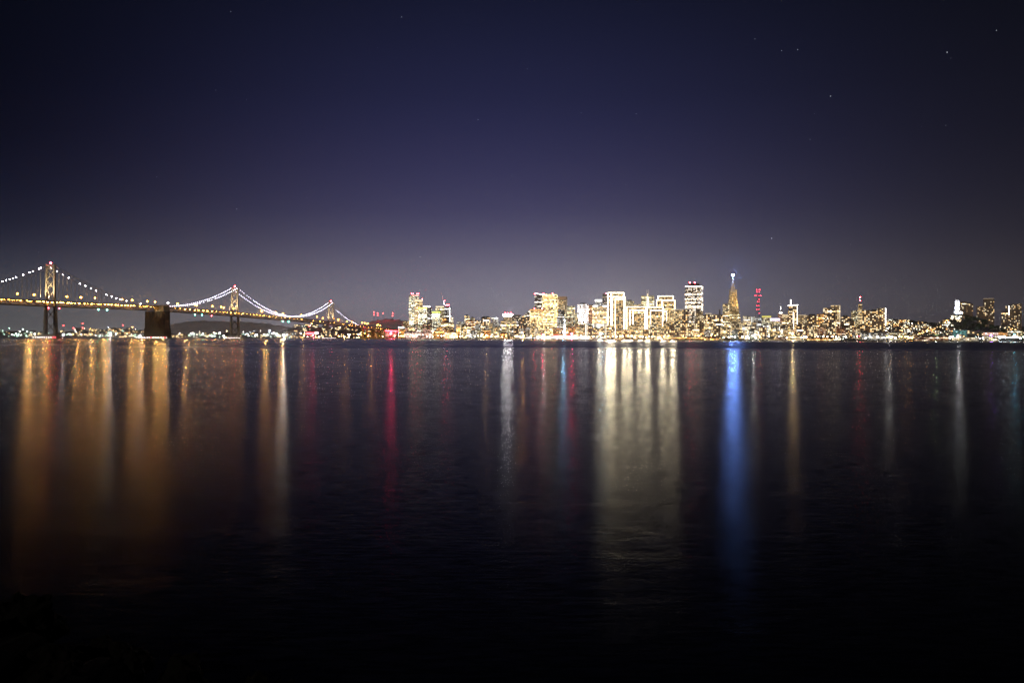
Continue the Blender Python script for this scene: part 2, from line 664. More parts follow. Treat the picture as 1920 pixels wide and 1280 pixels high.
# towers
M_PIER = mat('pier_concrete', (.3, .27, .22), .9)
fend = MB()
fend.ball((0, 0, 0), .55)
fendm = fend.mesh('fender_lamp', E_FEND)
fr2 = MB()
fr2.ball((0, 0, 0), .6)
fendr = fr2.mesh('fender_red_lamp', emit('fender_red', (1, .05, .1), 30))
becm = MB()
becm.ball((0, 0, 0), 1.9)
becr = becm.mesh('tower_beacon', E_RED)
for (s, zt) in TOWERS:
    d = dz(s)
    mb = MB()
    ctop, cbot = 8.9, 12.2

    def cx(z):
        return ctop + (cbot - ctop) * max(0, (d - z)) / d * 1.0 + (.0 if z > d else 0)
    for sd in (-1, 1):
        o1 = sd * 9.6
        rows = [(8, 12.4, 2.7, 4.0), (d - 6, 10.9, 1.9, 3.2), (d + 6, 9.8, 1.35, 2.6), (zt, 9.3, 1.1, 2.0)]
        vs, fs = [], []
        for (z, oc, wo, ws) in rows:
            for (a, b_) in ((-1, -1), (1, -1), (1, 1), (-1, 1)):
                vs.append(bb(s + b_ * ws, sd * oc + a * wo, z))
        for k in range(3):
            for i in range(4):
                j = (i + 1) % 4
                fs.append((k * 4 + i, k * 4 + j, k * 4 + 4 + j, k * 4 + 4 + i))
        fs.append((12, 13, 14, 15))
        mb.add(vs, fs)
        mb.beam(bb(s - 3.4, sd * 9.3, zt + 1.1), bb(s + 3.4, sd * 9.3, zt + 1.1), 3.4, 2.2)
    # portal at the top with its row of openings
    mb.beam(bb(s, -9, zt - 1.0), bb(s, 9, zt - 1.0), 1.0, 3.2)
    mb.beam(bb(s, -9, zt - 7.5), bb(s, 9, zt - 7.5), 1.0, 3.0)
    for o in (-5.6, -2.0, 2.0, 5.6):
        mb.beam(bb(s, o, zt - 6.1), bb(s, o, zt - 2.5), 1.3, 1.0)
    tw = mb.build('tower', M_STEEL, bridge)
    up = [d + 8, d + 8 + (zt - 17 - d) * .345, d + 8 + (zt - 17 - d) * .68, zt - 9.5]
    # crossed braces above and below the deck
    cuts = [(up[0] - 3, up[1], .58), (up[1], up[2], .5), (up[2], up[3], .5)]
    lo = [(12, 12 + (d - 22) * .5, .5), (12 + (d - 22) * .5, d - 9, .5)]
    for (z0, z1, _) in cuts + lo:
        xb = MB()
        oo0 = 9.6 if z0 > d - 10 else 11.6
        oo1 = 9.2 if z1 > d + 5 else 11.0
        for sg in (-1, 1):
            for (sa) in (0,):
                xb.beam(bb(s + sa, -sg * oo0, z0), bb(s + sa, sg * oo1, z1), 1.15, 1.3)
        xb.build('cross_brace', M_STEEL, tw)
    inst('beacon', becr, tw, bb(s, 0, zt + 5))
    mm = MB()
    mm.beam(bb(s, 0, zt), bb(s, 0, zt + 4.2), .8)
    mm.build('beacon_post', M_STEEL, tw)
    # pier and its timber fender with lamps
    pb = MB()
    M = Matrix(((PERP.x, DIR.x, 0, 0), (PERP.y, DIR.y, 0, 0), (0, 0, 1, 0), (0, 0, 0, 1)))
    bs = bb(s, 0, 0)
    MM = Matrix.Translation(bs) @ M
    pb.box(-19, 19, -11, 11, -3, 5.5, 0, MM)
    pb.box(-17, 17, -9, 9, 5.5, 8.6, 0, MM)
    pr = pb.build('pier', M_PIER, bridge)
    fb = MB()
    fb.box(-27, 27, -19, -17, -1, 1.6, 0, MM)
    fb.box(-27, 27, 17, 19, -1, 1.6, 0, MM)
    fb.box(-27, -25, -16.9, 16.9, -1, 1.6, 0, MM)
    fb.box(25, 27, -16.9, 16.9, -1, 1.6, 0, MM)
    fb.build('fender', M_STEELD, pr)
    for k in range(11):
        red = k in (9, 10) and s == 0
        inst('fender_lamp', fendr if red else fendm, pr, bs + M @ Vector((-26 + k * 5.2, -18, 3.0)))

# centre anchorage
bs = bb(W4, 0, 0)
MM = Matrix.Translation(bs) @ M
an = MB()
d = dz(W4)
for (z0, z1, w0, w1, t0, t1) in ((-2, 9, 31.5, 30, 16, 15), (9, 26, 29.4, 28.2, 14.5, 13.5), (26, d - 7, 27.6, 27, 12.5, 12)):
    vs = []
    for (z, w, t) in ((z0, w0, t0), (z1, w1, t1)):
        for (a, b_) in ((-1, -1), (1, -1), (1, 1), (-1, 1)):
            vs.append(MM @ Vector((a * w, b_ * t, z)))
    an.add(vs, [(0, 1, 5, 4), (1, 2, 6, 5), (2, 3, 7, 6), (3, 0, 4, 7), (4, 5, 6, 7)])
for k in range(6):
    x = -22 + k * 8.8
    an.box(x - 1.0, x + 1.0, -13.6, -12.2, 27, d - 8, 0, MM)
anc = an.build('anchorage', mat('anchorage_concrete', (.045, .032, .02), .9, scale=.1), bridge)
ab = MB()
ab.box(-2, 26, -13, 13, d - 6.6, d + 9, 0, MM)
for k in range(6):
    x = 0 + k * 5
    ab.box(x - .8, x + .8, -14.4, -13.02, d - 6.2, d + 8.2, 0, MM)
ab.build('cable_housing', mat('housing_concrete', (.45, .4, .3), .9, scale=.1), anc)
fb = MB()
fb.box(-42, 42, -26, -24, -1, 1.8, 0, MM)
fb.box(-42, 42, 24, 26, -1, 1.8, 0, MM)
fb.build('fender', M_STEELD, anc)
for k in range(20):
    inst('fender_lamp', fendr if k in (9, 18) else fendm, anc, bs + M @ Vector((-41 + k * 4.3, -25, 3.2)))

# end pier and viaduct legs
for s, w in ((W1, 14), (1945, 9), (2030, 9), (2115, 9), (2200, 9)):
    pb = MB()
    MM = Matrix.Translation(bb(s, 0, 0)) @ M
    pb.box(-w - 2, w + 2, -8, 8, -2, 6, 0, MM)
    for sx in (-1, 1):
        pb.box(sx * w * .62 - 3.2, sx * w * .62 + 3.2, -4, 4, 6, dz(s) - 10, 0, MM)
    pb.box(-w, w, -5, 5, dz(s) - 10, dz(s) - 6.4, 0, MM)
    pb.build('pier', mat('ochre_concrete', (.5, .33, .08), .9), bridge)


def cablez(s):
    """height of the main cable"""
    if s < W5:
        zm = dz(-352) + 9
        return zm + (153 - zm) * ((s + 352) / 352) ** 2
    if s < W4 - 25:
        t = s / (W4 - 25)
        return 153 * (1 - t) + (dz(W4) + 7) * t - 4 * 14 * t * (1 - t)
    if s < W4 + 25:
        return dz(W4) + 7
    if s < W3:
        t = (s - W4 - 25) / (W3 - W4 - 25)
        return (dz(W4) + 7) * (1 - t) + 150.5 * t - 4 * 16 * t * (1 - t)
    if s < W2:
        zm = dz(1140) + 8
        c = 1140
        return zm + ((150.5 if s < c else 138.5) - zm) * (abs(s - c) / ((c - W3) if s < c else (W2 - c))) ** 2
    t = (s - W2) / (W1 - 30 - W2)
    return 138.5 * (1 - t) + (dz(W1) + 7) * t - 4 * 12 * t * (1 - t)


segs = [(-704, 0), (0, W4 - 25), (W4 + 25, W3), (W3, W2), (W2, W1 - 30)]
nsus = 0
rest = MB()
for (a, b_) in segs:
    for sd in (-1, 1):
        mb = MB()
        n = max(8, int((b_ - a) / 22))
        pts = [bb(a + (b_ - a) * i / n, sd * 9.6, cablez(min(b_ - .01, max(a + .01, a + (b_ - a) * i / n)))) for i in range(n + 1)]
        for p, q in zip(pts, pts[1:]):
            mb.beam(p, q, .75)
        mb.build('main_cable', M_CABLE, bridge)
        k = a + 12
        while k < b_ - 8:
            zc, zd = cablez(k), dz(k) + 5
            if zc - zd > 2.5:
                if nsus < 98 and k > -180 and b_ <= W4:
                    m1 = MB()
                    m1.beam(bb(k, sd * 9.6, zd), bb(k, sd * 9.6, zc), .42)
                    m1.build('suspender', M_CABLE, bridge)
                    nsus += 1
                else:
                    rest.beam(bb(k, sd * 9.6, zd), bb(k, sd * 9.6, zc), .42)
            k += 12.5
rest.build('suspender_ropes', M_CABLE, bridge)['kind'] = 'stuff'

# lamps on the cables
cl = MB()
cl.ball((0, 0, 0), .8)
clm = cl.mesh('cable_light', E_CABN)
cs = MB()
cs.ball((0, 0, 0), .62)
csm = cs.mesh('cable_light_small', E_CAB)
for px in (1, 12.5, 19, 26, 32, 38, 51, 63, 69, 80.5, 83.5):
    s = s_of(px)
    inst('cable_light', clm, bridge, bb(s, -9.6, cablez(s) + 1.2))
for px in (103, 114, 125, 136, 157, 167, 177.5, 187, 206.5, 216, 225, 232, 244, 270):
    s = s_of(px)
    inst('cable_light', clm, bridge, bb(s, -9.6, cablez(s) + 1.2))
s = W4 + 30
n = 0
while s < W3 - 3:
    for sd in (-1, 1):
        if not (sd == 1 and random.random() < .12):
            inst('cable_light', csm, bridge, bb(s, sd * 9.6, cablez(s) + 1.0))
    s += 10
str_ = MB()
s = W3 + 6
while s < W2 - 2:
    for sd in (-1, 1):
        if sd == 1 and s < 860 and random.random() < .3:
            continue
        p = bb(s, sd * 9.6, cablez(s) + 1.0)
        str_.ball(p, .62)
    s += 10
s = W2 + 70
while s < W1 - 34:
    str_.ball(bb(s, -9.6, cablez(s) + 1.0), .62)
    s += 11
str_.build('cable_light_string', E_CAB, bridge)['kind'] = 'stuff'
# signals under the deck
for (px, mm_) in ((98, becr), (118, becr), (191, None), (207, None), (371, None), (384.5, None), (402, becr), (535, None), (546, None)):
    s = s_of(px)
    if mm_ is None:
        q = MB()
        q.ball((0, 0, 0), 1.4)
        q.build('channel_light', E_GREEN, bridge, bb(s, -9, dz(s) - 8))
    else:
        q = MB()
        q.ball((0, 0, 0), 1.0)
        q.build('channel_light', E_RED, bridge, bb(s, -9, dz(s) - 8))

# lamp posts on the upper deck
lp = thing('bridge_lamp', 'orange sodium lamp post on the upper deck of the suspension bridge', 'street lamp', (0, 0, 0), 0,
           'sodium lamp posts along the bridge deck')
pm = MB()
pm.frust([(0, .35, .35), (11.5, .16, .16)], 6)
pm.beam((0, 0, 11.4), (-2.4, 0, 12), .2)
pm.build('pole', M_STEEL, lp)
hm = MB()
hm.ball((-2.6, 0, 11.9), 2.0)
hm.build('lamp_head', E_SOD, lp)
first = True
for px in (43, 74, 135, 161, 187, 238, 256.5, 284.5, 299, 341, 361, 377, 394, 410.5, 427, 445, 486, 498, 513, 524, 537, 561.5,
           591, 611, 622, 631, 640, 656, 665.5, 676, 681, 687, 693, 706, 712, 718):
    s = s_of(px)
    loc = B(s, -9.8 if random.random() < .7 else 9.8, dz(s) + 6)
    if first:
        lp.location = loc
        first = False
    else:
        dup(lp, loc)
STREAK_LAMPS = []
for o_ in [x for x in col.objects if x.name.split('.')[0] == 'bridge_lamp']:
    STREAK_LAMPS.append(o_.location.copy())
# one white lamp between
wl = dup(lp, B(s_of(323), -9.8, dz(s_of(323)) + 6), 0, 'small white lamp post just beyond the concrete anchorage of the bridge')
del wl['group']
for c in wl.children:
    if c.name.startswith('lamp_head'):
        c.data = c.data.copy()
        c.data.materials[0] = LAMPE['white']


def glow(loc, intensity, colr, rad=1.2, tgt=None, size=100):  # added spot without a fixture, strengthens a light streak on the water
    l = bpy.data.lights.new('added_streak_spot', 'SPOT')
    l.energy = intensity * 4 * pi * pi
    l.color = colr
    l.spot_size = radians(size)
    l.spot_blend = .5
    l.shadow_soft_size = rad
    o = bpy.data.objects.new('added_streak_spot', l)
    col.objects.link(o)
    o.location = loc
    d = (Vector(tgt) if tgt else Vector((0, 500, -500))) - Vector(loc)
    o.rotation_euler = d.to_track_quat('-Z', 'Y').to_euler()
    return o


def spot(loc, tgt, power, colr, size=60, blend=.6, rad=.8):
    l = bpy.data.lights.new('floodlight', 'SPOT')
    l.energy = power
    l.color = colr
    l.spot_size = radians(size)
    l.spot_blend = blend
    l.shadow_soft_size = rad
    o = bpy.data.objects.new('floodlight', l)
    col.objects.link(o)
    o.location = loc
    o.rotation_euler = (Vector(tgt) - Vector(loc)).to_track_quat('-Z', 'Y').to_euler()
    return o


for p in STREAK_LAMPS:  # extra spots beside the deck lamps, added for the amber streaks
    if 960 + F * p.x / p.y > 460:
        continue
    D_ = p.y
    px_ = 960 + F * p.x / p.y
    k_ = lerp([(43, 1.25), (44, .85), (74, .85), (135, .7), (161, .9), (187, 1.15), (238, .9), (256, 1.0), (284, 1.0), (299, 1.1), (341, .8), (342, 0),
               (360, 0), (361, .12), (377, .25), (394, .06), (410, .38), (427, .06), (445, .3)], round(px_))
    if k_ < .05:
        continue
    glow(p + PERP * (22 if (p - A).dot(PERP) < 0 else 3) + Vector((0, 0, 9)), 3300 * k_ * (D_ / 2000) ** 2, (1, .45, .09))
for (q_, k_) in ((490, .55), (520, .6), (560, .2), (640, .2), (690, .2)):  # more added spots for amber streaks, not tied to single lamp posts
    s = s_of(q_)
    p = B(s, 15, dz(s) + 15)
    glow(p, 5200 * k_ * (p.y / 2000) ** 2, (1, .45, .09), 1.5)
for (s, zt) in TOWERS[1:]:
    d = dz(s)
    for o in (-7.5, 7.5):
        spot(B(s - 22, o, d + 7), B(s, o * .9, d + 44), 420000, (1, .70, .34), 75, .8)
    spot(B(s - 30, 0, d + 7), B(s, 0, d + 30), 26000, (1, .55, .2), 80, 1)
spot(B(W4 - 60, -6, 5), B(W4, 0, 14), 9000, (.75, 1, .6), 70, 1)
spot(B(W4 - 30, 12, d + 8), B(W4, 12, d + 2), 12000, (1, .85, .55), 90, 1)
spot(B(W1 - 60, -30, 8), B(W1, 0, 30), 60000, (1, .65, .12), 70, 1)


# ------------------------------------------------------------------ buildings
def place(x0, x1, doff, rot=0.0, depth=.8):
    xc = (x0 + x1) / 2
    D = shore(xc) + doff
    W = (x1 - x0) / F * D
    a = abs(rot)
    w = W / (cos(a) + depth * sin(a))
    base = terr(xc, D) - 2
    face = -math.atan2((xc - 960) / F, 1)
    return xc, D, w, w * depth, base, face + rot


def add_part(root, name, mb, m, label=None):
    o = mb.build(name, m, root)
    if label:
        o['label'] = label
    return o


def beacon(root, x, y, z, r=1.7, m=None):
    q = MB()
    q.ball((x, y, z), r)
    return q.build('beacon', m or E_RED, root)


def building(x0, x1, yt, doff, style, label, name='office_building', cat='building', roof='pent', rot=0.0, depth=.8, extra=None):
    xc, D, w, dd, base, rz = place(x0, x1, doff, rot, depth)
    ztop = wz(xc, yt, D)
    h = ztop - base
    root = thing(name, label, cat, (wx(xc, D), D, base), rz)
    st = ST[style]() if isinstance(style, str) else style
    mb = MB()
    hb = h
    if roof == 'step':
        mb.box(-w / 2, w / 2, -dd / 2, dd / 2, 0, h * .8)
        mb.box(-w * .33, w * .33, -dd * .33, dd * .33, h * .8 + .002, h)
    elif roof == 'round':
        mb.frust([(0, w / 2, dd / 2), (h * .94, w / 2, dd / 2), (h, w * .44, dd * .44)], 14, 0)
    elif roof == 'slant':
        vs = [(-w / 2, -dd / 2, 0), (w / 2, -dd / 2, 0), (w / 2, dd / 2, 0), (-w / 2, dd / 2, 0),
              (-w * .32, -dd / 2, h * .82), (w / 2, -dd / 2, h), (w / 2, dd / 2, h), (-w * .32, dd / 2, h * .82),
              (-w / 2, -dd / 2, h * .72), (-w / 2, dd / 2, h * .72)]
        mb.add(vs, [(0, 1, 5, 4, 8), (1, 2, 6, 5), (2, 3, 9, 7, 6), (3, 0, 8, 9), (4, 5, 6, 7), (8, 4, 7, 9)])
    else:
        if roof in ('pent', 'mech') and h > 25:
            hb = h - min(6, h * .07)
        mb.box(-w / 2, w / 2, -dd / 2, dd / 2, 0, hb)
    add_part(root, 'wall', mb, st)
    rf = MB()
    if roof == 'gable':
        g = w * .16
        vs = [(-w / 2 - .6, -dd / 2 - .6, h), (w / 2 + .6, -dd / 2 - .6, h), (w / 2 + .6, dd / 2 + .6, h), (-w / 2 - .6, dd / 2 + .6, h),
              (0, -dd / 2 - .6, h + g), (0, dd / 2 + .6, h + g)]
        rf.add(vs, [(0, 1, 4), (2, 3, 5), (1, 2, 5, 4), (3, 0, 4, 5), (3, 2, 1, 0)])
    elif roof == 'hip':
        g = min(w, dd) * .22
        rf.frust([(h, w * .74, dd * .74), (h + g, w * .4, dd * .4)])
    elif roof in ('pent', 'mech'):
        t = h - hb
        ph = MB()
        ph.box(-w * .28, w * .22, -dd * .3, dd * .25, hb + .8, h + .001 if t else h + 3)
        add_part(root, 'penthouse', ph, M_ROOF)
        rf.box(-w / 2 - .3, w / 2 + .3, -dd / 2 - .3, dd / 2 + .3, hb, hb + .8)
    elif roof == 'step':
        rf.box(-w / 2 - .2, w / 2 + .2, -dd / 2 - .2, dd / 2 + .2, h * .8 - .6, h * .8 - .02)
        rf.box(-w * .34, w * .34, -dd * .34, dd * .34, h, h + .8)
    elif roof == 'flat':
        rf.box(-w / 2 - .3, w / 2 + .3, -dd / 2 - .3, dd / 2 + .3, h, h + 1)
    if rf.v:
        add_part(root, 'roof', rf, M_ROOF)
    if extra:
        extra(root, w, dd, h)
    return root


def crown(m, hh=5, inset=0):
    def f(root, w, d, h):
        q = MB()
        q.box(-w / 2 - .6 + inset, w / 2 + .6 - inset, -d / 2 - .6 + inset, d / 2 + .6 - inset, h - hh, h - .2)
        add_part(root, 'crown', q, m)
    return f


def reds(*xs, dz_=3.0, r=1.9, also=None):
    def f(root, w, d, h):
        for x in xs:
            beacon(root, x * w / 2, -d / 2, h + dz_, r)
            q = MB()
            q.beam((x * w / 2, -d / 2 + .2, h), (x * w / 2, -d / 2 + .2, h + dz_), .5)
            add_part(root, 'beacon_post', q, M_MAST)
        if also:
            also(root, w, d, h)
    return f


def both(*fs):
    def f(root, w, d, h):
        for g in fs:
            g(root, w, d, h)
    return f


def antenna(x, hh, r=.7):
    def f(root, w, d, h):
        q = MB()
        q.frust([(h, r, r), (h + hh, r * .4, r * .4)], 6, c=(x * w / 2, 0))
        add_part(root, 'antenna', q, M_MAST)
    return f


def strip(m, x0, z0, x1, z1, wd=2.0, name='light_strip'):
    """a bar of light on the front face; coordinates as fractions of half width and height"""
    def f(root, w, d, h):
        q = MB()
        q.beam((x0 * w / 2, -d / 2 - wd * .4, z0 * h), (x1 * w / 2, -d / 2 - wd * .4, z1 * h), wd, wd * .6)
        add_part(root, name, q, m)
    return f


# --- the outlined slabs
def outline(root, boxes, m=E_TRIM, t=1.1):
    """light bars along every edge of the boxes (x0,x1,y0,y1,z0,z1)"""
    for (x0, x1, y0, y1, z0, z1) in boxes:
        e = t * .5
        for (a, b_) in (((x0, y0 - e, z0), (x0, y0 - e, z1)), ((x1, y0 - e, z0), (x1, y0 - e, z1)),
                        ((x0, y0 - e, z1), (x1, y0 - e, z1)),
                        ((x0 - e, y0, z1), (x0 - e, y1, z1)), ((x1 + e, y0, z1), (x1 + e, y1, z1))):
            q = MB()
            q.beam(a, b_, t, t)
            add_part(root, 'light_strip', q, m)


def slab(x0, x1, yt, doff, label, boxes, style='brown', rz=None):
    """boxes: (fx0, fx1, dy0, dy1, ytop) in photo pixels / metres from the front"""
    xc = (x0 + x1) / 2
    D = shore(xc) + doff
    base = terr(xc, D) - 2
    face = -math.atan2((xc - 960) / F, 1)
    root = thing('office_building', label, 'building', (wx(xc, D), D, base), face if rz is None else rz)
    bx = []
    mb = MB()
    k = D / F
    for (a, b_, y0, y1, py) in boxes:
        z1 = wz(xc, py, D) - base
        bx.append(((a - xc) * k, (b_ - xc) * k, y0, y1, 6, z1))
        mb.box((a - xc) * k, (b_ - xc) * k, y0, y1, 0, z1)
    add_part(root, 'wall', mb, ST[style]())
    outline(root, bx)
    return root


for (px_, py_, k_) in ((1124, 600, .5), (1141, 575, 1.6), (1150, 590, 1.3), (1171, 590, 1.0), (1181, 600, 1.2), (1214, 600, 1.5),
                      (1243, 590, .9), (1262, 575, .9), (1200, 585, .7)):
    D_ = shore(px_) + 110
    glow((wx(px_, D_), D_, wz(px_, py_, D_)), 11500 * k_, (1, .83, .52), 6)  # added spot in front of the slabs, for their cream streak

# ===== the skyline, one building after the other
Bd = building
# south end, around the two tall residential towers
Bd(754, 767, 602, 260, 'tan', 'small tan block in front of the tall slim tower with red roof lights', roof='flat')
Bd(766.5, 785, 552, 330, 'glass', 'tall slim residential tower with a pink band and red lights along its roof', 'apartment_tower', rot=.35,
   extra=both(reds(-.9, -.5, .5, .9), strip(emit('pink_band', (1, .5, .42), 3), -.9, .975, .9, .975, 3.0)))
Bd(777, 792, 562, 280, 'cream', 'pale tower with a creamy lit cap beside the tall slim residential tower', 'apartment_tower', rot=.2,
   extra=both(crown(E_CREAM, 9), reds(.9), strip(E_CREAM, -.95, .05, -.95, .9, 1.5), strip(E_CREAM, .95, .05, .95, .9, 1.5)))
Bd(784, 800, 577, 230, 'glass', 'glass tower with a yellow green crown below the creamy capped tower', 'apartment_tower', rot=.15,
   extra=crown(E_YEL, 5))
Bd(794, 806, 574, 330, 'white', 'tower with a row of white crown lights behind the yellow crowned tower', rot=.1, extra=crown(E_CROWN, 4))
Bd(801, 810, 577, 300, 'dark', 'narrow dark tower between the two yellow crowned towers', 'apartment_tower', roof='flat')
Bd(810, 825, 584, 230, 'glass', 'second lower tower with a broad yellow crown and white band', 'apartment_tower', rot=-.1,
   extra=both(crown(E_YEL, 5), strip(E_CROWN, -1, .88, 1, .88, 6)))
Bd(817, 833, 574, 310, 'olive', 'tower with a cream parapet left of the tower crane', 'apartment_tower', extra=crown(E_CREAM, 6))
Bd(833, 846, 573, 290, 'dark', 'dark unfinished tower topped by red lights under the crane', 'apartment_tower', rot=-.2,
   extra=both(reds(-.5, 0, .5, dz_=2), strip(E_CROWN, -.9, .9, .9, .9, 3), strip(E_COOLT, .8, .2, .8, .95, 1.6)))
Bd(844, 850, 595, 250, 'white', 'slim white lit block at the edge of the crane tower', roof='flat')
Bd(827, 838, 596, 200, 'orange', 'orange lit narrow block in front of the crane tower', roof='step')
Bd(793, 808, 606, 170, 'umber', 'brown arched block below the yellow crowned tower', roof='round')
Bd(808, 828, 607, 150, 'glass', 'broad block with greenish white windows by the brown arched block')
Bd(828, 851, 603, 130, 'cream', 'wide block full of warm windows at the foot of the crane tower')
Bd(766, 796, 608, 180, 'olive', 'dim olive block at the foot of the slim residential tower', rot=.2)
Bd(747, 757, 613, 60, 'cream', 'floodlit cream drum with a white rim near the bridge end', 'water_tank', 'tank', roof='round',
   extra=crown(E_COOLT, 4))
Bd(722, 745, 619, 40, 'red', 'low hall with a glowing red roof band near the end of the bridge', 'exhibition_hall', roof='flat',
   extra=both(strip(E_REDS, -1, .9, 1, .9, 3.4), strip(E_REDS, -1, .97, .2, .97, 2)))
Bd(700, 721, 617, 60, 'orange', 'row of orange lit sheds under the bridge ramp', 'warehouse', roof='gable')
Bd(758, 783, 623, 30, 'pink', 'pinkish lit long shed on the waterfront below the olive block', 'warehouse', roof='gable')
Bd(783, 810, 622, 30, 'pink', 'second pinkish shed below the brown arched block', 'warehouse', roof='flat')
Bd(812, 832, 621, 30, 'orange', 'orange shed on the waterfront below the crane tower', 'warehouse', roof='gable')
Bd(832, 858, 623, 30, 'cream', 'bright cream shed at the waterfront right of the crane', 'warehouse', roof='flat')
# the low stretch
Bd(857, 874, 603, 260, 'grey', 'grey block with white windows left of the brick red block', roof='flat')
Bd(871, 880, 590, 330, 'cream', 'pale tower with a thin roof antenna above the brick red block', extra=antenna(1.2, 14))
Bd(882, 890, 594, 340, 'olive', 'small greenish tower beside the tower with the thin antenna')
Bd(873, 893, 600, 200, 'brick', 'brick red block with a dark flat roof and horizontal lit floors', roof='flat')
Bd(892, 900, 601, 230, 'umber', 'narrow brown block beside the brick red block', roof='flat')
Bd(898, 904, 601, 260, 'dark', 'thin dark block squeezed beside the narrow brown block', roof='flat')
Bd(902, 919, 596, 220, 'umber', 'brown block with a dark hipped roof and one glowing strip', roof='hip',
   extra=strip(E_CROWN, -.5, .88, .7, .88, 3.5))
Bd(919, 937, 596, 280, 'grey', 'grey glass block with stepped top beyond the brown hipped roof', roof='step')
Bd(906, 922, 620, 50, 'orange', 'orange floodlit hall with a peaked gable on the waterfront', 'pier_hall', roof='gable')
Bd(924, 940, 611, 140, 'grey', 'cool lit low block behind the orange gabled hall', roof='flat')
Bd(939, 968, 602, 210, 'cream', 'broad cream block under the blazing white rooftop crown', roof='flat')
Bd(944, 961, 589, 320, 'tan', 'tower with a blazing white crown and tiny red lights on its roof', extra=both(
    crown(emit('blazing_crown', (1, .98, .93), 150), 8), reds(-.6, 0, .6, dz_=5, r=1.2)))
Bd(960, 978, 591, 320, 'dark', 'dark roofed block right of the blazing white crown', roof='flat', extra=reds(-.9, dz_=3, r=1.3))
Bd(938, 950, 624, 40, 'orange', 'small orange house on the waterfront below the cream block', 'pier_hall', roof='hip')
Bd(972, 993, 596, 230, 'umber', 'brown grid block beside the golden stepped tower', roof='flat')
Bd(868, 884, 612, 130, 'cream', 'pale block glowing behind the waterfront lamps under the brick red block', roof='flat')
Bd(984, 1003, 575, 360, 'dark', 'dark roofed slanting tower behind the golden grid block', roof='slant')
Bd(977, 992, 583, 340, 'cream', 'cream block with sloping shoulder under the dark slanting tower', roof='slant')
Bd(993, 1017, 580, 260, 'gold', 'golden grid tower with dark top openings and red roof lights', rot=.12,
   extra=both(reds(-.4, .9, dz_=2.5, r=1.8), crown(emit('orange_crown', (1, .5, .16), 1.2), 5)))
Bd(1002, 1019, 553, 380, 'dark', 'dark tower with a slanting white lit roof edge and red lights at both ends', roof='flat', rot=.1,
   extra=both(reds(-1, 1, dz_=4, r=2.2), strip(emit('roof_glow', (1, .85, .85), 12), -.9, 1.03, 1, 1.005, 2.6)))
Bd(1016, 1046, 552, 300, 'goldbright', 'broad blazing golden tower with a rounded orange rimmed top', roof='round', depth=.6,
   extra=both(reds(.3, dz_=3, r=1.8), strip(emit('orange_rim', (1, .55, .2), 2.5), -.85, .93, .85, .93, 3)))
Bd(1012, 1046, 606, 200, 'goldbright', 'bright golden podium block at the foot of the blazing golden tower', roof='flat')
Bd(1046, 1063, 556, 380, 'tan', 'tan grey tower with a brown cap right of the blazing golden tower', roof='pent', rot=-.15,
   extra=crown(mat('brown_cap', (.4, .27, .18)), 12))
Bd(1046, 1058, 581, 300, 'dark', 'dark block beneath the tan grey tower', roof='flat')
Bd(1057, 1082, 574, 320, 'olive', 'olive tower with greenish windows and chamfered top', rot=.2, roof='step')
Bd(1044, 1060, 596, 220, 'grey', 'grey block with cool white windows behind the clock tower', roof='flat')
Bd(1064, 1084, 596, 230, 'olive', 'low olive block right behind the clock tower', roof='flat')
Bd(1037, 1055, 615, 100, 'orange', 'orange lit block left of the white clock tower', roof='flat')
Bd(1065, 1079, 614, 100, 'orange', 'orange lit block right of the white clock tower', roof='flat')
Bd(1083, 1103, 568, 330, 'ribbon', 'tower with tall white lit window ribbons and a dark mansard top', roof='mech')
Bd(1100, 1112, 572, 335, 'brick', 'plain brownish pink shaft between the ribbon windowed tower and the pale gold block', roof='flat')
Bd(1111, 1138, 574, 310, 'cream', 'pale gold block with white lamps along its roof edge', roof='flat',
   extra=both(strip(E_CROWN, -.95, 1.0, -.3, 1.0, 4), strip(E_CROWN, .4, 1.0, .95, 1.0, 4)))
Bd(1116, 1127.5, 562, 420, 'grey', 'glowing white rooftop box above the pale gold block', roof='flat', extra=crown(E_CROWN, 6))
Bd(1129.5, 1140, 551.5, 420, 'dark', 'dark tower with one red roof light left of the first outlined slab', roof='flat',
   extra=both(reds(.3, dz_=2.5), strip(E_COOLT, -.5, .7, .6, .7, 2.5)))
Bd(1085, 1100, 606, 200, 'tan', 'tan pillar block in front of the ribbon windowed tower', roof='flat',
   extra=strip(E_CROWN, .7, .1, .7, .85, 2.2))
Bd(1097, 1139, 607, 180, 'fins', 'wide terraced hotel with pale vertical fins below the first outlined slab', 'hotel', roof='flat', depth=.5)
Bd(1078, 1090, 607, 230, 'cream', 'small pinkish cream block beside the tan pillar block', roof='flat')
# outlined slabs
slab(1139, 1171, 548, 150, 'tallest slab outlined in white lights with two stepped shoulders',
     [(1139.5, 1169, 26, 50, 548), (1145.5, 1169.5, 13, 25.9, 549), (1148, 1171, 0, 12.9, 557), (1153.5, 1170, -1.5, -.1, 560.5)], 'brown')
Bd(1173, 1188, 562, 330, 'olive', 'plain olive tower between the first outlined slab and the long outlined slab', rot=.2)
Bd(1170, 1177, 568, 200, 'cream', 'narrow cream strip of building against the first outlined slab', roof='flat')
slab(1174, 1212, 575, 150, 'long lower slab outlined in white lights, part nearer the first outlined slab',
     [(1175, 1211, 13, 30, 575), (1181, 1209, 0, 12.9, 581), (1186.5, 1208.5, -1.5, -.1, 582.5)], 'brown')
slab(1212, 1244, 575, 152, 'long lower slab outlined in white lights, part nearer the last outlined slab',
     [(1213, 1243, 13, 30, 575.5), (1219.5, 1242, 0, 12.9, 582)], 'brown')
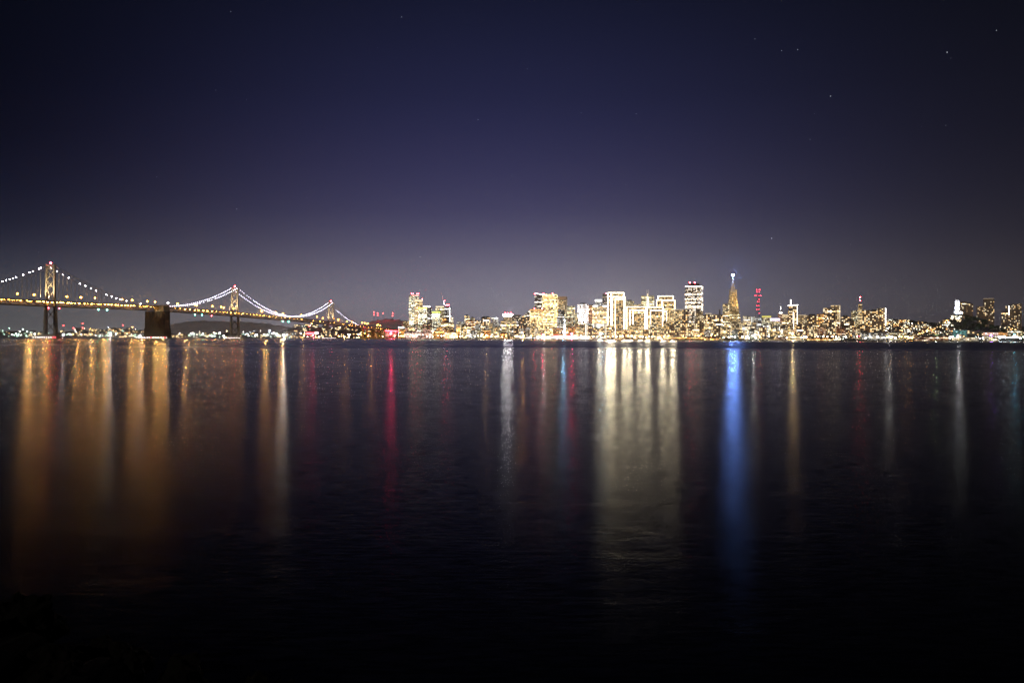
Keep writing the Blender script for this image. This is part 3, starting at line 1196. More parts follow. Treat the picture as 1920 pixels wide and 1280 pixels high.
Bd(1202, 1226, 555, 480, 'olive', 'square topped tan tower with a glowing centre shaft and twin white masts', roof='flat',
   extra=both(strip(emit('shaft_glow', (1, .95, .8), 6), 0, .55, 0, .97, 6), strip(E_CREAM, 0, .9, 0, 1.05, 5),
              strip(E_CREAM, -.12, 1.0, -.12, 1.14, 1.0, 'mast'), strip(E_CREAM, .12, 1.0, .12, 1.14, 1.0, 'mast')))
Bd(1176, 1206, 571, 420, 'tan', 'low brown roof line behind the long outlined slab', roof='flat')
slab(1230, 1265, 554, 230, 'last outlined slab with a lower shoulder, beside the dark broad tower',
     [(1231, 1241, 14, 40, 562), (1233.5, 1262, 20, 45, 554.5), (1242, 1264.5, 0, 13.9, 563)], 'brown')
slab(1243, 1251, 583, 140, 'short white outlined fin in front of the last outlined slab', [(1244, 1249.5, 0, 8, 583)], 'brown')
Bd(1243, 1260, 602, 110, 'brown', 'lower brown block full of small lights below the white outlined fin', roof='flat')
Bd(1258, 1281, 580, 220, 'cream', 'flat topped block with bright floor strips left of the dark broad tower', roof='mech',
   extra=strip(E_CREAM, -1, .99, 1, .99, 2))
Bd(1279, 1291, 581, 240, 'umber', 'dark brown block against the foot of the dark broad tower', roof='flat')
Bd(1260, 1283, 604, 120, 'apart', 'apartment block dotted with small warm lights under the flat topped block', 'apartment_block', roof='flat')
Bd(1283, 1302, 606, 115, 'apart', 'apartment block dotted with lights under the dark broad tower', 'apartment_block', roof='flat')
Bd(1284.5, 1317.5, 537, 330, facade('wall_dark_granite', (.10, .07, .05), 4.5, 4.2, .62, .28, (1, .72, .42), (1, .96, .88), 2.2, (.08, .92), (.2, .85), 3),
   'tallest dark broad tower with scattered bright floors, penthouse and two red lights', roof='flat', rot=-.12, depth=.7,
   extra=both(strip(E_CROWN, -1, .993, 1, .993, 1.3)))
Bd(1291, 1311, 532, 336, mat('penthouse_dark', (.03, .025, .03)), 'dark windowless penthouse box with two red lights on the dark broad tower',
   'penthouse', 'rooftop box', roof='flat', depth=.8, extra=reds(-.75, .1, dz_=3, r=2.3))
Bd(1305, 1318, 585, 260, 'tan', 'smooth pale block against the corner of the dark broad tower', roof='flat')
Bd(1302, 1321, 600, 150, 'apart', 'brown apartment block right of the dark broad tower', 'apartment_block', roof='flat')
Bd(1318, 1336, 588, 420, 'apart', 'hotel with a pinkish glowing roof edge between dark tower and pyramid', 'hotel', extra=strip(E_CREAM, -.6, 1, .8, 1, 2.4))
Bd(1335, 1354, 590, 400, 'umber', 'brown block with scattered lights below the dark chimney', roof='flat')
Bd(1321, 1337, 603, 200, 'cream', 'pale front block with large white lights left of the pyramid', roof='flat')
Bd(1337, 1354, 604, 190, 'tan', 'tan front block with tall windows left of the pyramid', roof='flat')
Bd(1348, 1350.6, 580, 380, mat('chimney_brick', (.06, .045, .05)), 'slim dark chimney between the hotel and the pyramid', 'chimney', 'chimney', roof='round', depth=1)
Bd(1355, 1368, 570, 420, 'cream', 'pale square tower tucked behind the left flank of the pyramid', roof='flat')


def pyramid():
    xc, D = 1373.8, 2750 + 400
    base = terr(xc, D) - 2
    k = D / F
    root = thing('pyramid_tower', 'tall slender pyramid skyscraper with a dazzling blue white light at its tip', 'skyscraper',
                 (wx(xc, D), D, base), -math.atan2((xc - 960) / F, 1) + .1)
    zz = lambda py: wz(xc, py, D) - base
    hw = lambda py: (py - 515) / (602 - 515) * 13.2 * k
    rows = [(0, hw(640) * .93), (zz(600), hw(600)), (zz(548), hw(548))]
    mb = MB()
    r2 = sqrt(2)
    mb.frust([(z, r * r2, r * r2) for z, r in rows])
    add_part(root, 'wall', mb, ST['pyramid']())
    q = MB()
    q.frust([(zz(548), hw(548) * r2, hw(548) * r2), (zz(518.5), .7, .7)])
    add_part(root, 'spire', q, mat('spire_panels', (.62, .52, .36), .5, scale=.5))
    for sg, py in ((-1, 542.5), (1, 542.5)):
        q = MB()
        z0, z1 = zz(580), zz(py)
        x1 = hw(543) + 1.5
        q.box(*(sorted((sg * x1, sg * (x1 + 3.2)))), -4, 4, z0, z1)
        vs = q.v
        q.v = [(p[0] + (sg * (3.2 if p[2] < z1 - 1 else 0)), p[1], p[2]) for p in vs]
        add_part(root, 'wing', q, mat('wing_panels', (.6, .5, .32), .6))
    q = MB()
    q.ball((0, 0, zz(516)), 4.2)
    add_part(root, 'beacon', q, E_BLUE)
    glow((wx(xc, D), D - 60, base + zz(515)), 6000, (.16, .32, 1), 3)  # added spot near the tip, strengthens the blue streak
    q = MB()
    for i in range(12):
        a = hw(602) * 1.02
        x = -a + 2 * a * i / 11
        q.beam((x, -a - 2, 0), (x + (a / 11 if i < 11 else -a / 11) * 0, -a * .98, zz(604)), 1.2)
    add_part(root, 'base_truss', q, mat('wing_panels'))
    for (o, pw) in (((-34, -46), 420000), ((36, -46), 420000)):
        p = Vector((wx(xc, D) + o[0], D + o[1], base + 75))
        spot(p + Vector((0, 0, 35)), (wx(xc, D), D, base + 170), pw, (1, .68, .28), 100, 1, 2)


pyramid()
Bd(1355, 1372, 605, 210, 'white', 'white colonnaded block in front of the pyramid', roof='flat')
Bd(1371, 1388, 604, 205, 'tan', 'tan block with arched bays at the right foot of the pyramid', roof='flat')
Bd(1390, 1410, 593, 330, 'white', 'whitish block crowded with lights right of the pyramid', roof='step')
Bd(1387, 1398, 604, 230, 'cream', 'cream low block between the pyramid and the whitish block', roof='flat')
Bd(1409, 1416, 594, 320, 'fins', 'narrow pale green shaft below the red lit lattice mast', roof='flat')
Bd(1414, 1428, 596, 280, 'grey', 'greenish grey block with cool windows below the red lit lattice mast', roof='flat')
Bd(1398, 1414, 612, 150, 'white', 'low cool white block on the slope below the whitish block', roof='flat')
Bd(1429, 1445, 592, 300, 'olive', 'yellow green topped block right of the lattice mast', roof='flat', extra=crown(emit('olive_crown', (.9, .8, .2), .9), 6))
Bd(1445, 1461, 597, 240, 'olive', 'block with a wide violet white lit roof canopy', roof='flat',
   extra=both(crown(emit('violet_canopy', (.9, .75, 1), 4.5), 7), strip(E_CREAM, 0, .05, 0, .8, 5)))


def domed(x0, x1):
    def f(root, w, d, h):
        q = MB()
        q.frust([(h, w * .16, w * .16), (h + 6, w * .16, w * .16), (h + 12, w * .11, w * .11), (h + 15, .8, .8)], 10)
        add_part(root, 'dome', q, mat('dome_white', (.6, .6, .6)))
        q = MB()
        q.frust([(h + 15, .9, .9), (h + 27, .2, .2)], 6)
        add_part(root, 'spire', q, E_CROWN)
        q = MB()
        q.frust([(h + 1, w * .17, w * .17), (h + 5, w * .17, w * .17)], 10)
        add_part(root, 'lantern', q, E_CROWN)
    return f


Bd(1456, 1471, 588, 420, 'brick', 'orange stepped tower with a white domed lantern and spire', 'skyscraper', roof='step', extra=domed(0, 0))
Bd(1467, 1478, 590, 400, 'tan', 'tan block between the domed tower and the white crowned tower', roof='flat', extra=strip(E_CREAM, -1, 1, 1, 1, 1.6))
Bd(1478, 1494.5, 573, 380, 'apart', 'tower edged in white light with a bright white spire on its roof', 'skyscraper', roof='flat',
   extra=both(strip(E_CROWN, -1.1, 1.0, 1.15, 1.02, 2), strip(E_CROWN, -.45, 1, -.45, 1.17, 4, 'spire'),
              strip(E_CROWN, .97, .4, .97, .98, 1.5), strip(E_CROWN, .15, .2, .15, .8, 2.5)))
Bd(1494, 1513, 591, 400, 'tan', 'long pale roofed block right of the white spired tower', roof='flat', extra=strip(E_CREAM, -1, 1, .8, 1, 1.4))
Bd(1512, 1534, 589, 420, 'apart', 'long apartment block with a ragged dark roofline', 'apartment_block', roof='mech')
Bd(1532, 1544, 589, 430, 'orange', 'orange lit block left of the two plain slabs', roof='flat')
Bd(1543.5, 1557, 578, 430, 'umber', 'dark brown plain slab with few lights', 'apartment_tower', roof='flat')
Bd(1553, 1565.5, 580, 400, 'umber', 'second dark brown slab attached to the plain slab', 'apartment_tower', roof='flat')
Bd(1558, 1574.5, 573, 460, 'tan', 'pale greenish slab with a bright cream right edge', 'apartment_tower', roof='flat',
   extra=both(strip(E_CREAM, .93, .1, .93, 1, 3), strip(E_CREAM, -1, 1, 1, 1, 1.5)))
Bd(1577, 1593, 591, 480, 'umber', 'low brown apartment block right of the pale greenish slab', 'apartment_block')
Bd(1596, 1607, 583, 560, 'olive', 'olive block left of the slim tower with two red mast lights', 'apartment_block', roof='flat')


def mast2(root, w, d, h):
    q = MB()
    q.frust([(h, .9, .9), (h + 26, .35, .35)], 6)
    add_part(root, 'mast', q, M_MAST)
    beacon(root, 0, 0, h + 14, 1.8)
    beacon(root, 0, 0, h + 25, 2.3)


Bd(1607, 1617.5, 570, 580, 'cream', 'slim tower on the hill carrying a mast with two red lights', 'apartment_tower', roof='step', extra=mast2)
Bd(1617, 1630, 582, 570, 'apart', 'brown block right of the slim tower with red mast lights', 'apartment_block', roof='flat')
Bd(1631, 1646, 580, 560, 'apart', 'hilltop apartment block with many warm windows and ragged roof', 'apartment_block', roof='mech')
Bd(1645, 1660, 578, 570, 'apart', 'hilltop apartment block with one brilliant white edge', 'apartment_block', roof='flat',
   extra=strip(E_CROWN, .95, .35, .95, 1, 3))
# right of the column tower
Bd(1801, 1812, 566, 900, 'dim', 'brown tower right beside the floodlit white column, its narrower half', 'apartment_tower', roof='flat')
Bd(1809, 1823.5, 567, 905, 'dim', 'brown tower right beside the floodlit white column, its broader half', 'apartment_tower', roof='mech',
   extra=strip(emit('lime_strip', (.8, .9, .2), 2), -.8, .3, -.8, .95, 2))
Bd(1832, 1849.5, 575, 880, 'dim', 'orange brown block left of the tall dark hilltop tower', 'apartment_block', roof='flat')
Bd(1844.5, 1862.5, 560.5, 900, 'dim', 'tall dark hilltop tower with a thin flat overhanging roof', 'apartment_tower', roof='flat', extra=strip(E_CREAM, -1, 1.01, 1, 1.01, .8))
Bd(1878, 1889, 584, 860, 'dim', 'low orange brown block left of the last wide tower', 'apartment_block', roof='flat')
Bd(1886, 1900, 571, 880, 'dim', 'last wide tower, half with a white lit stair shaft', 'apartment_tower', roof='mech', extra=strip(E_CROWN, -.2, .6, -.2, .95, 2))
Bd(1899, 1914, 570, 885, 'dim', 'last wide tower, half with warm windows near the frame edge', 'apartment_tower', roof='flat')
# front row, right part
Bd(1788, 1812, 619, 140, 'teal', 'teal lit low block at the foot of the wooded hill', roof='flat')
Bd(1812, 1842, 620, 150, 'umber', 'dim brown low block right of the teal lit block', roof='flat')
Bd(1845, 1870, 623, 120, 'pink', 'pinkish block above the violet lit pier', roof='flat')
Bd(1872, 1888, 623, 130, 'orange', 'orange low block right of the violet lit pier', roof='flat')
Bd(1890, 1915, 620, 170, 'olive', 'dim block with greenish windows at the frame edge', roof='flat')
Bd(1600, 1632, 624, 150, 'grey', 'long dark roofed terrace with a row of white windows, first part', 'apartment_block', roof='gable', depth=.4)
Bd(1633, 1665, 624, 150, 'grey', 'long dark roofed terrace with a row of white windows, second part', 'apartment_block', roof='gable', depth=.4)
Bd(1666, 1698, 624, 155, 'olive', 'long dark roofed terrace with dim greenish windows', 'apartment_block', roof='gable', depth=.4)


# ferry terminal with its clock tower
def ferry():
    xc, D = 1056.5, 2965
    base = terr(1056, D)
    k = D / F
    root = thing('ferry_terminal', 'long low ferry terminal with lit arcade and a white clock tower', 'building',
                 (wx(xc, D), D, base), -math.atan2((xc - 960) / F, 1))
    z = lambda py: wz(xc, py, D) - base
    w0, w1 = (1006 - xc) * k, (1107 - xc) * k
    mb = MB()
    mb.box(w0, w1, 0, 26, 0, z(630.2))
    add_part(root, 'wall', mb, facade('arcade_wall', (.5, .45, .38), 5.2, 13, 1, .5, (1, .85, .62), (1, 1, .95), 1.3, (.2, .8), (.1, .75), 1))
    rf = MB()
    rf.box(w0 - 1, w1 + 1, -1, 27, z(630.2) + .01, z(629))
    add_part(root, 'roof', rf, mat('terminal_roof', (.12, .06, .05)))
    s = MB()
    s.box((1037 - xc) * k, (1053 - xc) * k, -1.6, -1.02, z(630.6), z(629.0))
    s.box((1061 - xc) * k, (1077 - xc) * k, -1.6, -1.02, z(630.6), z(629.0))
    add_part(root, 'red_light_band', s, emit('terminal_red', (1, .06, .07), 16))
    t = MB()
    kk = k
    hw = 2.3 * kk
    cx = (1058.5 - xc) * kk
    cy = 13
    r2 = sqrt(2)
    t.frust([(0, hw * r2 * 1.15, hw * r2 * 1.15), (z(614), hw * r2, hw * r2), (z(613.9), hw * 1.2 * r2, hw * 1.2 * r2),
             (z(611.5), hw * .9 * r2, hw * .9 * r2), (z(607), hw * .75 * r2, hw * .75 * r2), (z(606.8), hw * .85 * r2, hw * .85 * r2),
             (z(602.5), hw * .5 * r2, hw * .5 * r2), (z(598), .3, .3)], c=(cx, cy))
    add_part(root, 'clock_tower', t, facade('clock_tower_wall', (.75, .75, .75), 3, 5, .9, .3, (.8, .9, 1), (1, 1, 1), 2.5))
    q = MB()
    q.frust([(-.3, 2.8, 2.8), (.3, 2.8, 2.8)], 16)
    c = q.build('clock_face', emit('clock_glow', (1, 1, .95), 8), root, (cx, cy - hw - .5, z(612.8)))
    c.rotation_euler = (pi / 2, 0, 0)
    q = MB()
    q.ball((cx, cy - 1, z(600)), 1.2)
    add_part(root, 'beacon', q, emit('tower_cool', (.35, .75, 1), 330))
    spot((wx(1053, D) - 6, D - 40, 6), (wx(1058.5, D), D + 10, 40), 50000, (.8, .92, 1), 60, .8)
    spot((wx(1064, D), D - 40, 6), (wx(1058.5, D), D + 10, 40), 50000, (.9, .95, 1), 60, .8)


ferry()


# floodlit column tower
def column_tower():
    D = 2780
    xc = 1794.2
    base = terr(xc, D) - 2
    k = D / F
    root = thing('column_tower', 'white floodlit fluted column tower on top of the wooded hill', 'monument', (wx(xc, D), D, base))
    z = lambda py: wz(xc, py, D) - base
    q = MB()
    q.box(-9 * 1.1, 9 * 1.1, -9, 9, 0, z(586))
    q.box(-8, 8, -8, 8, z(586) + .01, z(584))
    add_part(root, 'base', q, mat('grey_stone', (.16, .16, .16)))
    q = MB()
    n = 24
    rings = [(z(584), 6.6), (z(568), 6.3), (z(567.4), 6.8), (z(564), 6.5), (z(563.6), 5.2), (z(562), 5)]
    b0 = len(q.v)
    for (zz, r) in rings:
        for i in range(n):
            rr = r * (1 if i % 2 else .93)
            q.v.append((rr * cos(2 * pi * i / n), rr * sin(2 * pi * i / n), zz))
    for a in range(len(rings) - 1):
        for i in range(n):
            j = (i + 1) % n
            q.f.append((a * n + i, a * n + j, a * n + n + j, a * n + n + i))
            q.m.append(0)
    q.f.append(tuple((len(rings) - 1) * n + i for i in range(n)))
    q.m.append(0)
    add_part(root, 'shaft', q, mat('white_plaster', (.8, .8, .8)))
    X = wx(xc, D)
    for (ox, oy) in ((-25, -34), (25, -34)):
        spot((X + ox, D + oy, base + 22), (X, D, base + 38), 560000, (.82, .86, 1), 60, .5)
    for t in (-1, 1):
        f = MB()
        f.ball((t * 11, -10, z(584) - 4), .9)
        add_part(root, 'flood_lamp', f, LAMPE['cool'])


column_tower()


# three pronged lattice mast far away
def lattice_mast():
    D = 7400
    xc = 1421.5
    k = D / F
    base = 150
    root = thing('lattice_mast', 'three pronged lattice broadcasting mast marked by rows of red lights', 'mast', (wx(xc, D), D, base))
    z = lambda py: wz(xc, py, D) - base
    q = MB()
    legs = [(-5, 6), (5, 6), (0, -6)]
    lv = [(0, 1.9), (z(590), 1.5), (z(573), .62), (z(556), .9), (z(543), .85)]
    for (lx, ly) in legs:
        for (a, b_) in zip(lv, lv[1:]):
            q.beam((lx * a[1] * k / 2.2, ly * a[1] * k / 2.2, a[0]), (lx * b_[1] * k / 2.2, ly * b_[1] * k / 2.2, b_[0]), 2.6)
    for i in range(8):
        za = lv[-1][0] * i / 8
        q.beam((-8, 10, za + 5), (8, 10, za + 25), 1.2)
        q.beam((8, 10, za + 5), (-8, 10, za + 25), 1.2)
    add_part(root, 'lattice', q, M_MAST)
    q = MB()
    q.ball((0, 0, 0), 2.6)
    bm = q.mesh('beacon', emit('mast_red', (1, .04, .09), 24))
    for py, xs in ((543, (-3.2, .8, 2.8)), (547, (-2.6, 1.6)), (554, (-6, -4, .5, 3.4, 5)), (561, (1.3,)), (565.5, (-1.5, 1)),
                   (573, (-2.8, 1)), (580, (-3, 1.2)), (587, (2,))):
        for x in xs:
            inst('beacon', bm, root, (x * k, 0, z(py)))


lattice_mast()


# masts with red lights at the far left hills
def rmast(px, py, D, label, base_py=632, pylist=()):
    base = max(0, wz(px, base_py, D))
    root = thing('radio_mast', label, 'mast', (wx(px, D), D, base), 0)
    h = wz(px, py, D) - base
    q = MB()
    q.frust([(0, 2.2, 2.2), (h, .8, .8)], 4)
    add_part(root, 'pole', q, M_MAST)
    r = D / 6200 * 3.4
    for p in (py,) + tuple(pylist):
        q = MB()
        q.ball((0, 0, wz(px, p, D) - base), r)
        add_part(root, 'beacon', q, emit('far_red', (1, .05, .05), 30))


for a in ((119, 610, 6000, 'red tipped mast just right of the nearest bridge tower foot', 628),
          (155, 606.5, 6000, 'tallest red tipped mast on the far shore between tower and anchorage', 628, (614.5,)),
          (138, 615, 6000, 'short red tipped mast left of the tallest far shore mast', 628),
          (230.5, 609.5, 6000, 'wide topped red light mast just left of the concrete anchorage', 628),
          (579, 611, 5600, 'slim red light mast rising behind the red waterfront sign', 626),
          (701, 585, 8900, 'first double red mast on the hill beyond the bridge end', 602, (590,)),
          (708, 587, 8900, 'second double red mast on the hill beyond the bridge end', 602, (591,)),
          (718, 587.5, 8900, 'single bright red mast on the hill beyond the bridge end', 602),
          (736, 587, 8900, 'faint double red mast farthest from the bridge on the hill', 602, (592,))):
    rmast(*a)


# tower crane
def crane():
    D = 3450 + 290
    xc = 833
    k = D / F
    base = wz(xc, 578, D)
    root = thing('tower_crane', 'luffing tower crane with a steep pale jib on the unfinished dark tower', 'crane', (wx(xc, D), D, base))
    z = lambda py: wz(xc, py, D) - base
    q = MB()
    q.beam((0, 0, -6), (0, 0, z(571)), 2)
    q.box(-3, 4, -1.5, 1.5, z(571), z(569.5))
    add_part(root, 'mast', q, M_MAST)
    q = MB()
    q.beam((-1 * k, 0, z(570)), (-5.3 * k, 0, z(549)), 1.4)
    add_part(root, 'jib', q, mat('jib_white', (.7, .7, .7)))
    q = MB()
    q.ball((-1 * k, -2, z(569.3)), 2.2)
    add_part(root, 'work_light', q, emit('crane_blue', (.5, .5, 1), 60))
    q = MB()
    q.ball((0.3 * k, -2, z(564)), 2.0)
    add_part(root, 'beacon', q, E_RED)
    spot((wx(xc, D) - 10, D - 40, base + 5), (wx(xc, D) - 8, D, base + 30), 60000, (1, 1, 1), 60)


crane()

# red waterfront sign beyond the bridge
sg = thing('illuminated_sign', 'glowing red and white rooftop sign on the shore behind the far bridge tower', 'sign',
           (wx(585, 5150), 5150, 3))
q = MB()
for x in (-28, -10, 10, 28):
    q.beam((x, 2, 0), (x, 2, 26), 1.5)
add_part(sg, 'frame', q, M_MAST)
q = MB()
q.box(-36, 12, -1, 1, 21, 33)
add_part(sg, 'red_panel', q, emit('sign_red', (1, .10, .12), 6))
q = MB()
q.box(16, 38, -1, 1, 24, 36)
add_part(sg, 'white_panel', q, emit('sign_white', (1, .75, .75), 4))

# ------------------------------------------------------------------ filler blocks
def word_size(h):
    return 'low' if h < 22 else 'mid height' if h < 40 else 'tall'


FILL = [
    # px0, px1, n, doff range, ytop range, styles, zone words
    (752, 860, 14, (60, 150), (611, 620), ('cream', 'glass', 'orange', 'pink'), 'packed between the waterfront lamps and the crane towers'),
    (858, 1000, 22, (60, 170), (606, 621), ('cream', 'grey', 'white', 'umber', 'olive'), 'between the brick red block and the golden tower'),
    (1000, 1100, 8, (90, 180), (611, 620), ('goldbright', 'cream', 'white'), 'behind the ferry terminal roof'),
    (1100, 1320, 24, (50, 100), (609, 621), ('brown', 'apart', 'cream', 'apart'), 'at the feet of the outlined slabs'),
    (1320, 1480, 34, (60, 300), (602, 621), ('cream', 'apart', 'white', 'tan', 'grey'), 'around the feet of the pyramid'),
    (1460, 1620, 52, (80, 620), (596, 622), ('apart', 'tan', 'cream', 'umber', 'brick'), 'climbing the slope below the white spired tower'),
]
fill_meshes = {}


def small_block(style, k, wd, dd, h, roofk):
    key = (style, k)
    if key not in fill_meshes:
        mb = MB()
        mb.box(-wd / 2, wd / 2, -dd / 2, dd / 2, 0, h, 0)
        if roofk == 0:
            mb.box(-wd / 2 - .4, wd / 2 + .4, -dd / 2 - .4, dd / 2 + .4, h, h + .9, 1)
            mb.box(-wd * .2, wd * .15, -dd * .2, dd * .2, h + .91, h + 3.5, 1)
        elif roofk == 1:
            g = wd * .2
            mb.add([(-wd / 2 - .4, -dd / 2 - .4, h), (wd / 2 + .4, -dd / 2 - .4, h), (wd / 2 + .4, dd / 2 + .4, h),
                    (-wd / 2 - .4, dd / 2 + .4, h), (0, -dd / 2 - .4, h + g), (0, dd / 2 + .4, h + g)],
                   [(0, 1, 4), (2, 3, 5), (1, 2, 5, 4), (3, 0, 4, 5), (3, 2, 1, 0)], 1)
        else:
            mb.frust([(h, wd * .74, dd * .74), (h + wd * .18, wd * .3, dd * .3)], mi=1)
        m = ST[style]() if isinstance(style, str) else HOUSE[style]
        fill_meshes[key] = mb.mesh('block', [m, M_ROOF])
    return fill_meshes[key]


COLW = {'cream': 'cream', 'glass': 'glassy', 'orange': 'orange', 'pink': 'pinkish', 'grey': 'grey', 'white': 'whitish', 'umber': 'dark brown',
        'olive': 'olive', 'goldbright': 'bright golden', 'brown': 'golden brown', 'apart': 'brown', 'tan': 'tan', 'brick': 'brick red'}
for (p0, p1, n, dr, yr, sts, zone) in FILL:
    for i in range(n):
        px = p0 + (p1 - p0) * (i + random.uniform(.1, .9)) / n
        t = random.random()
        do = dr[0] + (dr[1] - dr[0]) * t
        D = shore(px) + do
        yt = yr[1] + (yr[0] - yr[1]) * min(1, max(0, t * .8 + random.uniform(-.15, .25)))
        base = terr(px, D) - 2
        h = wz(px, yt, D) - base
        h = max(10, min(60, h))
        st = random.choice(sts)
        wpx = random.uniform(6, 13)
        w = wpx / F * D
        mb = MB()
        dd = w * random.uniform(.6, .9)
        roofk = random.choice((0, 0, 0, 1, 2))
        hb = round(h / 4) * 4 + 1
        mb.box(-w / 2, w / 2, -dd / 2, dd / 2, 0, hb)
        lab = '%s %s block %s' % (word_size(hb), COLW[st], zone)
        r = thing('city_block', lab, 'building', (wx(px, D), D, base), -math.atan2((px - 960) / F, 1) + random.uniform(-.25, .25), lab)
        add_part(r, 'wall', mb, ST[st]())
        rf = MB()
        if roofk == 0:
            rf.box(-w / 2 - .3, w / 2 + .3, -dd / 2 - .3, dd / 2 + .3, hb, hb + .9)
            rf.box(-w * .2, w * .2, -dd * .2, dd * .2, hb + .91, hb + 3.4)
        elif roofk == 1:
            rf.add([(-w / 2 - .4, -dd / 2 - .4, hb), (w / 2 + .4, -dd / 2 - .4, hb), (w / 2 + .4, dd / 2 + .4, hb),
                    (-w / 2 - .4, dd / 2 + .4, hb), (0, -dd / 2 - .4, hb + w * .2), (0, dd / 2 + .4, hb + w * .2)],
                   [(0, 1, 4), (2, 3, 5), (1, 2, 5, 4), (3, 0, 4, 5), (3, 2, 1, 0)])
        else:
            rf.frust([(hb, w * .72, dd * .72), (hb + w * .16, w * .3, dd * .3)])
        add_part(r, 'roof', rf, M_ROOF)

# ------------------------------------------------------------------ hillside houses
HCOL = ['brown', 'pale', 'orange tinted', 'dark']
nh = 0
for (p0, p1, n, dr, zone) in ((1590, 1700, 105, (300, 1000), 'on the slope under the slim tower with red mast lights'),
                              (1700, 1800, 125, (230, 900), 'on the slope left of the floodlit white column'),
                              (1738, 1812, 40, (110, 240), 'on the near flank of the wooded hill'),
                              (1797, 1816, 7, (180, 260), 'on the steep slope just below the floodlit white column'),
                              (1868, 1945, 40, (230, 900), 'right of the wooded hill near the last wide tower'),
                              (1480, 1590, 34, (140, 420), 'low on the slope under the two plain slabs')):
    for i in range(n):
        px = random.uniform(p0, p1)
        do = random.uniform(*dr)
        D = shore(px) + do
        if 1805 < px < 1880 and D > 2600 and D < 2900 and p0 != 1800:
            continue
        if p0 == 1590 and do < 420 and 1615 < px < 1695:
            continue
        hk = random.randrange(4)
        hv = random.randrange(4)
        w = (11, 14, 17, 20)[hv]
        h = (8.2, 11.4, 11.4, 14.8)[hv]
        me = small_block(hk, hv, w, w * .8, h, (1, 0, 2, 0)[hv])
        lab = '%s hillside house %s' % (HCOL[hk], zone)
        o = inst('hillside_house', me, None, (wx(px, D), D, terr(px, D) - 1), random.uniform(-.5, .5))
        tag(o, lab, 'house', lab)
        nh += 1

# far shore seen under the bridge
FARM = [facade('far_wall_a', (.1, .1, .1), 9, 7, .30, 0, (1, .65, .25), (1, .9, .6), 7, pw=2),
        facade('far_wall_b', (.1, .1, .1), 9, 7, .30, 0, (.6, 1, .75), (.9, 1, 1), 7, pw=2),
        facade('far_wall_c', (.1, .08, .06), 9, 7, .26, 0, (1, .5, .15), (1, .75, .4), 7, pw=2)]
fm = []
for j in range(3):
    for (w, h) in ((26, 14), (38, 21), (50, 14)):
        mb = MB()
        mb.box(-w / 2, w / 2, -w * .3, w * .3, 0, h, 0)
        mb.add([(-w / 2 - 1, -w * .3 - 1, h), (w / 2 + 1, -w * .3 - 1, h), (w / 2 + 1, w * .3 + 1, h), (-w / 2 - 1, w * .3 + 1, h),
                (-w / 2 - 1, 0, h + 5), (w / 2 + 1, 0, h + 5)], [(0, 1, 5, 4), (2, 3, 4, 5), (0, 4, 3), (1, 2, 5), (3, 2, 1, 0)], 1)
        fm.append(mb.mesh('far_block', [FARM[j], M_ROOF]))
FCOL = ['warm lit', 'greenish white lit', 'amber lit']
for (p0, p1, n, dr, cw, zone) in ((0, 90, 34, (60, 900), (1, 3, 1), 'on the far shore left of the nearest bridge tower'),
                                  (115, 275, 60, (60, 1200), (3, 1, 2), 'on the far shore between the nearest tower and the anchorage'),
                                  (318, 430, 34, (60, 700), (3, 2, 1), 'on the far shore right of the concrete anchorage'),
                                  (445, 560, 34, (60, 700), (2, 3, 1), 'on the far shore beneath the long lit cable span'),
                                  (555, 725, 62, (80, 1300), (3, 1, 2), 'on the dark hill behind the far bridge tower')):
    for i in range(n):
        px = random.uniform(p0, p1)
        D = shore(px) + random.uniform(*dr)
        j = random.choices((0, 1, 2), cw)[0]
        me = fm[j * 3 + random.randrange(3)]
        lab = '%s building %s' % (FCOL[j], zone)
        o = inst('far_building', me, None, (wx(px, D), D, terr(px, D) - 1), random.uniform(-.6, .6))
        tag(o, lab, 'building', lab)

# ------------------------------------------------------------------ lamps
GLOW = {'red': ((1, .03, .12), 4200), 'flood': ((1, .96, .85), 9500), 'cyan': ((.3, .75, 1), 22000), 'teal': ((.12, .6, .75), 1700),
        'violet': ((.35, .12, 1), 900), 'white': ((1, .93, .8), 4000), 'warm': ((1, .62, .22), 6000), 'green': ((.6, .9, .35), 2600),
        'sod': ((1, .45, .1), 9000)}
lampm = {}
pole_me = {}


def lamp(name, px, doff, kind, h, r, label, group, z=None):
    D = shore(px) + doff
    if (h) not in pole_me:
        q = MB()
        q.frust([(0, .3, .3), (h, .16, .16)], 5)
        pole_me[h] = q.mesh('pole', M_MAST)
    if (kind, r) not in lampm:
        q = MB()
        q.ball((0, 0, 0), r)
        lampm[(kind, r)] = q.mesh('lamp_head', LAMPE[kind])
    root = thing(name, label, 'lamp', (wx(px, D), D, (terr(px, D) if z is None else z)), 0, group)
    if name == 'floodlight_mast' and kind in GLOW:
        c_, i_ = GLOW[kind]
        glow((wx(px, D), D - 4, terr(px, D) + h + 6), i_ * r * r * (D / 2700) ** 2 * .16, c_, 1.5, size=120)  # extra spot added beside the lamp for its streak on the bay
    inst('pole', pole_me[h], root)
    inst('lamp_head', lampm[(kind, r)], root, (0, 0, h + r * .6))


